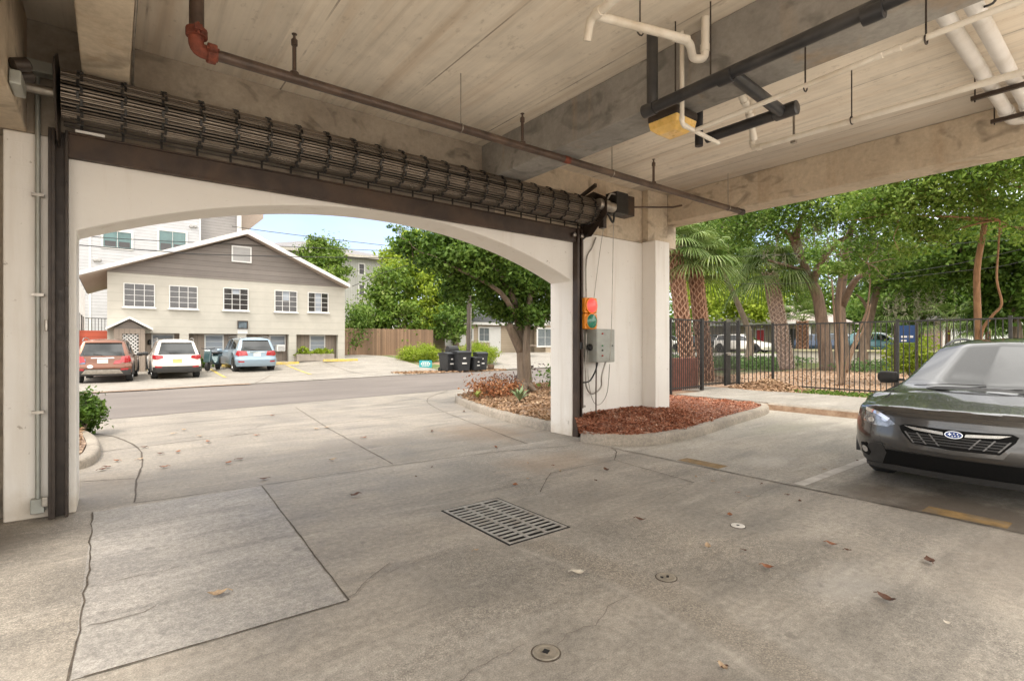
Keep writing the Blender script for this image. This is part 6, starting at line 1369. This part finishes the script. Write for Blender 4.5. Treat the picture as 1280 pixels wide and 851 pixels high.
# island tree, close behind the arch
b = AT(655, 494, 12.7); f1 = AT(652,440,12.8); f2 = AT(648,404,12.9)
tree('island_tree', 'dark green tree with a forked grey trunk in the kerbed island beside the arch', (b.x,b.y,.2),
     [([(b.x,b.y,.15), f1, f2, AT(640,370,12.6), AT(615,330,12.2)], .17, .055), ([(b.x+.12,b.y-.05,.15), AT(658,440,12.6), AT(660,400,12.6), AT(664,350,12.8), AT(668,300,13)], .115, .05), ([f1, AT(639,412,12.6), AT(637,408,12.5)], .13, .09), ([f2, AT(625,365,12), AT(570,335,11.5)], .09, .03),
      ([(b.x+.05,b.y-.1,.5),(b.x+.25,b.y-.25,.25),(b.x+.5,b.y-.4,.15)], .10, .03), ([(b.x-.05,b.y-.1,.5),(b.x-.2,b.y-.25,.2),(b.x-.4,b.y-.4,.12)], .09, .03)],
     [B(600,330,12,(.95,.95,.6),4600), B(555,318,11.8,(.85,.85,.5),3000), B(515,308,11.5,(.45,.5,.35),600), B(650,350,13,(.9,.9,.7),5200), B(690,365,13.5,(.9,.9,.6),3200), B(660,395,12.7,(.75,.6,.28),1900), B(615,385,12.8,(.45,.5,.3),1100), B(590,362,12.4,(.7,.7,.4),2200), B(570,300,12.5,(1.1,1.1,.6),2500), B(640,290,13,(1.4,1.4,.8),4000), B(700,300,14,(1.4,1.4,.9),3500), B(620,240,13.5,(1.8,1.8,1.0),3500), B(690,230,14.5,(1.8,1.8,1.0),3000)],
     L_DARK, B_GREY, .10)
# foliage behind the board fence
def T(px, py, t): return AT(px, py, t)
tree('hedgerow_tree', 'lime green vine covered tree behind the wooden fence, next to the house', T(470,440,43), [([T(470,440,43),T(472,400,43),T(478,350,43)], .25, .08)],
     [B(475,395,42,(1.9,1.7,2.3),3400), B(455,405,41,(1.3,1.2,1.7),2200), B(490,360,43,(2.2,2,2),3200), B(500,405,41,(1.7,1.5,1.9),2600)], L_BRIGHT, B_GREY, .26, 'trees behind the wooden fence')
tree('hedgerow_tree', 'tall yellow green tree rising in the middle behind the wooden fence', T(520,440,46), [([T(520,440,46),T(518,380,46),T(520,320,46)], .3, .08)],
     [B(515,345,45,(2.5,2.2,2.2),4200), B(530,312,46,(2.2,2,1.8),3000), B(545,360,44,(2.0,1.8,2.4),3400), B(500,330,46,(1.6,1.6,1.6),2000), B(530,400,43,(2.0,1.7,2.0),3000)], L_LIME, B_GREY, .26, 'trees behind the wooden fence')
tree('hedgerow_tree', 'dark green tree between the lime trees and the utility pole', T(575,440,44), [([T(570,440,44),T(570,380,44),T(575,330,44)], .3, .08)],
     [B(575,370,44,(2.4,2.2,2.6),4200), B(560,405,42,(1.5,1.4,1.8),2400), B(610,350,46,(2.8,2.4,2.6),4200), B(560,320,47,(2.4,2.2,1.8),2600), B(650,360,48,(2.8,2.6,3),3800)], L_OAK, B_GREY, .26, 'trees behind the wooden fence')
tree('street_tree', 'sparse tree with airy tips against the sky left of the arch top', T(505,440,55), [([T(505,440,55),T(508,370,55),T(505,300,55)], .3, .07)], [B(505,300,55,(1.6,1.6,1.4),700), B(498,325,54,(1.5,1.5,1.5),900), B(530,290,55,(2.5,2,1.5),1800), B(500,285,56,(1.2,1.2,.8),260)], L_OAK, B_GREY, .26)
tree('roofline_tree', 'bushy green tree rising behind the cream house roof', T(405,400,48), [([T(405,420,48),T(403,370,48),T(402,320,48)], .3, .08)], [B(403,318,48,(1.9,1.8,1.6),3400), B(385,330,47,(1.5,1.5,1.3),1900), B(415,338,47,(1.6,1.5,1.5),2200), B(424,350,46,(.9,.9,.9),900), B(395,305,48,(.9,.9,.7),800)], L_BRIGHT, B_GREY, .25)
shrub('overgrown_vine', 'dark vine covered stump between the house corner and the board fence', tuple(T(440,412,37.5)), (1.0,1.0,2.1), 3400, L_OAK, .18)
shrub('clipped_hedge', 'bright green hedge bush left of the bins behind the teal sign', tuple(G(527,458,.1)+Vector((.6,1.3,.62))), (1.35,.9,.72), 11000, L_LIME, .08, 'bright hedge bushes by the bins', spread=.17); shrub('clipped_hedge', 'bright green hedge bush right of the bins and the pole', tuple(G(612,458,.1)+Vector((.2,1.6,.66))), (1.5,.9,.75), 11000, L_LIME, .08, 'bright hedge bushes by the bins', spread=.17)
n = 2200; P = np.stack([rng.uniform(11, 17.2, n), rng.uniform(22.6, 24.2, n), rng.uniform(.02, .07, n)], 1); N = rng.normal(size=(n, 3))*.5; N[:, 2] += .7
tag(leaves('verge_litter', P, N, .12, L_LITTER, None, .5), 'brown leaf litter on the verge around the bins', 'leaf litter', kind='stuff')
shrub('small_bush', 'small glossy green bush at the left jamb of the arch', tuple(T(99,520,8.4)), (.30,.34,.42), 2600, L_DARK, .06, spread=.17)
shrub('dried_fern', 'dry rust red fern clump in the island bed', (7.75,10.35,.36), (.8,.7,.22), 2400, L_RED, .065, cat='dry plant'); shrub('dark_shrub', 'dark green shrub beside the right jamb at the back of the island', (8.35,8.55,.72), (.5,.4,.5), 1000, L_DARK, .09)
shrub('twiggy_shrub', 'thin purplish twiggy shrub behind the dry fern', (8.9,11.0,.62), (.45,.4,.4), 130, leaf_mat('purple_leaves', [(.10,.06,.07),(.2,.14,.15)], .2), .09)
def rosette(name, label, c, n, L, m, w=.03, cat='plant'):
    c = Vector(c); mb = MB()
    for i in range(n):
        a = 2.4*i; el = random.uniform(.5, 1.3); d = Vector((math.cos(a)*math.cos(el), math.sin(a)*math.cos(el), math.sin(el))); s = Vector((-math.sin(a), math.cos(a), 0))*w
        l = L*random.uniform(.7, 1.1); p1 = c+d*l*.5; p2 = c+d*l+Vector((0,0,-.25*l))
        mb.add([c-s*.6, c+s*.6, p1+s, p1-s, p2], [(0,1,2,3),(3,2,4)])
    return tag(build(name, mb, m, smooth=60, fix=False), label, cat)
rosette('spiky_plant', 'small pale green spiky plant in front of the island tree', (7.05,8.85,.25), 16, .45, plain('agave_green', (.16,.22,.10), .6, 0, .2, 12), .035); rosette('spiky_plant', 'tiny yellow green tuft near the island kerb', (6.85,10.2,.22), 12, .28, plain('tuft_green', (.25,.28,.06), .7, 0, .2, 12), .025)

# --- right-hand yard
palm('sabal_palm', 'cabbage palm with rust red latticed trunk nearest the white pilaster', (AT(862,462,18.4).x, AT(862,462,18.4).y, .1), AT(842,312,18.4), .23, 1.75, 22, .8, B_PALM, seed=3)
palm('sabal_palm', 'cabbage palm with rust red latticed trunk, just right of the nearest one', (AT(884,462,19).x, AT(884,462,19).y, .1), AT(868,334,19), .23, 2.0, 24, .8, B_PALM, seed=5)
palm('sabal_palm', 'tall cabbage palm with grey latticed trunk and drooping crown left of the twin oak', (AT(984,438,27).x, AT(984,438,27).y, .15), AT(962,342,27), .32, 2.5, 26, 1.2, B_PALMG, seed=8)
palm('young_palm', 'young short palm in front of the red door house', (AT(1003,440,33).x, AT(1003,440,33).y, .2), AT(1003,402,33), .30, 2.0, 16, .6, B_PALM, seed=9, elev=(.1,1.3))
for px, py, tt, l, sd_ in ((1185,404,34,'fan palmetto behind the blue notice board',11),(1235,412,32,'fan palmetto beside the leaning branch at far right',12),(1120,405,36,'fan palmetto left of the blue notice board',13)):
    palm('palmetto', l, (AT(px,430,tt).x, AT(px,430,tt).y, .2), AT(px,py,tt), .14, 2.3, 20, .8, B_PALM, boots=False, group='fan palmettos', seed=sd_, elev=(-.1,1.3))
b1 = AT(1034,466,26); b2 = AT(1056,464,27)
tree('twin_oak', 'large spreading oak with two reddish trunks in the middle of the yard', (b1.x,b1.y,.15),
     [([(b1.x,b1.y,.05), AT(1030,425,26), AT(1022,370,26), AT(1010,345,26), AT(1000,315,25.5), AT(994,290,25)], .36, .14), ([AT(1016,352,26), AT(1028,325,25), AT(1045,305,24.5), AT(1062,293,24)], .2, .08), ([AT(1000,318,25.5), AT(985,292,25), AT(970,285,24.5)], .2, .06), ([AT(995,296,25), AT(1003,270,24.5), AT(1020,245,24)], .16, .05),
      ([(b2.x,b2.y,.05), AT(1052,420,27), AT(1050,375,27), AT(1056,330,26.5), AT(1062,295,26), AT(1070,270,25)], .34, .12), ([AT(1052,382,27), AT(1068,352,26), AT(1085,340,25.5), AT(1110,330,25)], .22, .06), ([AT(1008,340,26), AT(985,332,25.5), AT(960,325,25)], .13, .04)],
     [B(1000,262,24,(2.0,2,1.3),3600), B(952,286,24,(1.5,1.5,.9),1900), B(1035,250,23,(2,2,1.2),3400), B(1075,268,23,(1.6,1.5,.9),2000), B(930,262,24,(2.2,2,1.4),3600), B(1100,285,23,(1.5,1.5,.9),1900), B(960,235,24,(2.2,2,1.1),3000), B(1080,240,22,(2.4,2.2,1.3),4000), B(905,285,25,(1.6,1.6,1.0),2000), B(1110,315,23,(1.6,1.5,1.0),2200), B(1030,200,24,(3,3,1.6),3000), B(950,190,25,(3,3,1.6),2400)],
     L_OAK, B_OAK, .125, moss=[(AT(1055,320,24)[:], 1.4, 16), (AT(1005,300,24)[:], 1.0, 9), (AT(1085,300,23)[:], 1.2, 10), (AT(965,300,24)[:], 1.0, 7), (AT(1040,275,23.5)[:], 1.0, 8)])
b = AT(1078,460,30); 
tree('leaning_tree', 'dark leaning tree right of the twin oak', (b.x,b.y,.15), [([(b.x,b.y,.05), AT(1082,420,30), AT(1090,385,30), AT(1098,355,29.5), AT(1100,330,29)], .34, .12), ([AT(1088,392,30), AT(1078,375,30), AT(1070,368,30)], .14, .04)],
     [B(1120,340,29,(2.4,2,1.3),3200), B(1150,350,29,(2.2,2,1.2),2600), B(1100,318,29,(2.2,2,1.4),2600), B(1180,330,28,(2.6,2.2,1.6),3400)], L_OAK, B_OAK, .18, moss=[(AT(1125,370,28)[:], 1.6, 18), (AT(1160,368,28)[:], 1.8, 18)])
# crape myrtle at the fence
b = AT(1052,493,17); st = lambda *p: [AT(*q) for q in p]
tree('crape_myrtle', 'slim multi stemmed crape myrtle just behind the iron fence', (b.x,b.y,.12),
     [([(b.x-.1,b.y,.1)]+st((1046,450,17),(1043,400,17),(1040,350,16.5)), .06, .02), ([(b.x,b.y+.05,.1)]+st((1053,440,17),(1050,385,17.2),(1055,330,17)), .07, .02), ([(b.x+.1,b.y,.1)]+st((1060,450,17),(1075,410,17),(1084,385,16.8),(1088,350,16.5)), .06, .02), ([AT(1058,465,17)]+st((1066,440,16.8),(1082,405,16.5),(1088,380,16.3)), .045, .02)],
     [B(1050,318,16.5,(.9,.9,.5),800), B(1085,330,16.2,(.8,.8,.5),700), B(1030,335,16.5,(.6,.6,.4),420)], L_OAK, B_MYRT, .11)
# orange trunk tree at right, near
b = AT(1222,440,16.5)
tree('orange_trunk_tree', 'tree with a slim orange brown trunk standing at far right behind the car', (b.x,b.y,.12),
     [([(b.x,b.y,.0)]+st((1222,400,16.5),(1221,340,16.3),(1229,290,16),(1234,250,15.8),(1240,215,15.5)), .115, .06), (st((1238,235,15.7),(1246,222,15.2),(1258,215,14.8)), .06, .03), ([(b.x+.1,b.y-.1,.1)]+st((1226,420,16.4),(1240,395,16),(1252,380,15.8),(1246,350,15.6),(1248,310,15.5),(1250,275,15)), .055, .02)],
     [B(1150,240,15,(1.6,1.6,.8),3600), B(1190,215,14.5,(1.6,1.6,.8),3600), B(1120,266,15.5,(1.4,1.4,.7),2600), B(1240,200,14,(1.6,1.6,.9),3400), B(1278,235,14.5,(1.3,1.3,.9),2600), B(1180,275,15.5,(1.2,1.2,.7),1900), B(1290,190,14,(1.5,1.5,.8),2400), B(1090,250,16,(1.3,1.3,.7),2200), B(1212,255,15,(.8,.8,.6),900), B(1165,205,14.5,(1.3,1.3,.7),2200), B(1262,282,15.5,(1.1,1.1,.7),1300), B(1150,300,16,(1.0,1.0,.6),1000)],
     L_BRIGHT, B_ORANGE, .105)
# darker evergreens and bright background trees
for px, tt, blobs, lm, lab in (
    (1270, 27, [B(1200,310,26,(1.8,1.7,1.3),2600), B(1262,300,25,(2.2,2,1.6),3600), B(1280,350,26,(2.2,2,1.7),3600), B(1235,340,27,(1.7,1.6,1.3),2400), B(1270,390,27,(2,1.8,1.3),2800), B(1300,260,25,(2.6,2.4,2),3600)], L_DARK, 'dark evergreen tree at the right edge behind the orange trunk'),
    (1150, 36, [B(1140,378,36,(2.4,2,1.2),2600), B(1100,382,37,(2.2,2,1.2),2200), B(1180,365,35,(2.4,2,1.6),3000), B(1215,375,35,(1.8,1.7,1.4),2000), B(1150,345,37,(3,2.6,1.8),3200)], L_OAK, 'mid green tree behind the palmettos'),
    (905, 62, [B(885,375,52,(3.2,2.6,2.6),4200), B(915,360,56,(3.6,3,3.4),4600), B(945,380,52,(2.6,2.4,2.0),3400), B(860,345,62,(3.5,3,3.4),3000), B(950,345,64,(3.2,3,3),2600), B(880,320,64,(4,3.6,3),3000)], L_LIME, 'bright yellow green tree far behind the palms'),
    (1000, 66, [B(1000,360,66,(4,3.6,3.4),3200), B(1035,355,66,(4,3.6,3.6),3200), B(990,320,68,(4.4,4,3.6),3000), B(1040,390,64,(3,3,2),2000), B(1020,295,70,(5,4.4,4),3000)], L_BRIGHT, 'bright green tree far behind the twin oak'),
    (1100, 64, [B(1090,395,60,(3.6,3,2.4),2600), B(1120,375,62,(3.8,3.4,3),3000), B(1080,350,66,(4.4,4,3.6),3000), B(1160,385,60,(3.6,3.4,2.6),2600), B(1130,330,66,(5,4.6,4),3200)], L_OAK, 'dark green tree far behind the leaning tree'),
    (1230, 60, [B(1215,375,58,(3.8,3.4,3.2),2800), B(1255,385,56,(3.6,3.4,3),2800), B(1290,370,56,(4.4,4,4),3000), B(1200,330,62,(5,4.6,4),3000), B(1260,310,60,(5,4.6,4.4),3000)], L_OAK, 'mid green tree far off at the right edge'),
    (935, 34, [B(900,300,33,(2.4,2.2,1.7),2400), B(935,320,33,(2.2,2,1.4),2000), B(870,280,33,(2.6,2.4,1.8),2400), B(920,260,34,(3,2.6,2),2800), B(845,255,35,(2.6,2.4,2),2000)], L_OAK, 'leafy tree filling the gap behind the near palms')):
    b = AT(px, 440, tt); b.z = gh(b.x, b.y); c = blobs[len(blobs)//2][0]
    tree('background_tree', lab, b, [([(b.x,b.y,b.z-.1), (b.x+.1,b.y,b.z+2), tuple(Vector(c)*.5+Vector((b.x,b.y,b.z+3))*.5), c], .30, .08)], blobs, lm, B_GREY, .24 if tt < 40 else .34, 'background trees beyond the yard')
shrub('bright_bush', 'bright lime green bush behind the fence beside the car roof', tuple(AT(1140,446,17.5)), (.95,.75,.62), 2600, L_LIME, .12)
# distant wood closing the horizon
bl = []
for i in range(46):
    a = R(-38)+R(110)*i/45; d = 95+random.uniform(-8, 16); x, y = d*math.cos(a)*.9+10, d*math.sin(a)
    if y > 60 and x < 40: continue
    bl.append(((x, y, random.uniform(3, 6)), (6, 6, random.uniform(4, 7)), 900))
p, nn = blob_pts(bl); k = p[:, 2] > .3; tag(leaves('far_wood', p[k], nn[k], .8, L_OAK, None, .6), 'far green mass of woodland along the horizon behind the houses', 'woodland', kind='stuff')

# ------------------------------------------------------------------ light, sky, camera
W = bpy.data.worlds.new('World'); S.world = W; W.use_nodes = True; nt = W.node_tree
VEIL = 9.0
bg = nt.nodes['Background']; sky = nt.nodes.new('ShaderNodeTexSky'); sky.sky_type = 'NISHITA'; sky.sun_disc = False
SUN_EL, SUN_AZ = R(62), R(238)          # azimuth measured clockwise from +Y
sky.sun_elevation = SUN_EL; sky.sun_rotation = SUN_AZ; sky.air_density = 1.0; sky.dust_density = .6; sky.ozone_density = 1.0
# bright hazy cloud towards the sun and overhead, clear blue low in the opposite direction
tc = nt.nodes.new('ShaderNodeTexCoord'); nz = nt.nodes.new('ShaderNodeTexNoise'); nz.inputs['Scale'].default_value = 2.2; nz.inputs['Detail'].default_value = 7; nz.inputs['Roughness'].default_value = .55
mp = nt.nodes.new('ShaderNodeMapping'); mp.inputs['Scale'].default_value = (1,1,2.2); nt.links.new(tc.outputs['Generated'], mp.inputs[0]); nt.links.new(mp.outputs[0], nz.inputs[0])
dt = nt.nodes.new('ShaderNodeVectorMath'); dt.operation = 'DOT_PRODUCT'; dt.inputs[1].default_value = (-.15, -.62, .80); nt.links.new(tc.outputs['Generated'], dt.inputs[0])
ad = nt.nodes.new('ShaderNodeMath'); ad.operation = 'MULTIPLY_ADD'; ad.inputs[1].default_value = .5; nt.links.new(nz.outputs['Fac'], ad.inputs[0]); nt.links.new(dt.outputs['Value'], ad.inputs[2])
rp = nt.nodes.new('ShaderNodeValToRGB'); rp.color_ramp.elements[0].position = .0; rp.color_ramp.elements[0].color = (.05,.05,.05,1); rp.color_ramp.elements[1].position = .62; nt.links.new(ad.outputs[0], rp.inputs[0])
mx = nt.nodes.new('ShaderNodeMix'); mx.data_type = 'RGBA'
n2 = nt.nodes.new('ShaderNodeTexNoise'); n2.inputs['Scale'].default_value = 3.5; n2.inputs['Detail'].default_value = 6; nt.links.new(mp.outputs[0], n2.inputs[0])
r2 = nt.nodes.new('ShaderNodeValToRGB'); r2.color_ramp.elements[0].position = .36; r2.color_ramp.elements[1].position = .64
for e_, k_ in zip(r2.color_ramp.elements, (.5, 1.25)): e_.color = (VEIL*k_, VEIL*k_*.965, VEIL*k_*.91, 1)
nt.links.new(n2.outputs['Fac'], r2.inputs[0]); nt.links.new(r2.outputs[0], mx.inputs[7])
nt.links.new(rp.outputs[0], mx.inputs[0]); tn = nt.nodes.new('ShaderNodeMix'); tn.data_type = 'RGBA'; tn.blend_type = 'MULTIPLY'; tn.inputs[0].default_value = 1; tn.inputs[7].default_value = (.78,.70,.72,1); nt.links.new(sky.outputs[0], tn.inputs[6]); nt.links.new(tn.outputs[2], mx.inputs[6]); nt.links.new(mx.outputs[2], bg.inputs[0]); bg.inputs[1].default_value = .12
sd_ = bpy.data.lights.new('sun', 'SUN'); sd_.energy = 1.2; sd_.angle = R(16); sd_.color = (1, .94, .85)
so = bpy.data.objects.new('sun', sd_); COL.objects.link(so)
dv = Vector((math.sin(SUN_AZ)*math.cos(SUN_EL), math.cos(SUN_AZ)*math.cos(SUN_EL), math.sin(SUN_EL))); so.rotation_euler = dv.to_track_quat('Z', 'Y').to_euler()
cd_ = bpy.data.cameras.new('camera'); co = bpy.data.objects.new('camera', cd_); COL.objects.link(co); S.camera = co
cd_.sensor_width = 36; cd_.lens = 36*FP/1280; cd_.shift_y = (HY-425.5)/1280; cd_.clip_start = .05; cd_.clip_end = 900
co.location = (0, 0, CH); co.rotation_euler = (R(90), 0, -math.atan2(CA, SA))
S.view_settings.view_transform = 'Standard'; S.view_settings.look = 'None'; S.view_settings.exposure = 1.66; S.view_settings.gamma = 1; S.view_settings.use_curve_mapping = False
S.cycles.max_bounces = 7; S.cycles.diffuse_bounces = 5; S.cycles.transmission_bounces = 4; S.cycles.use_denoising = True; S.cycles.use_adaptive_sampling = True; S.cycles.adaptive_threshold = .025
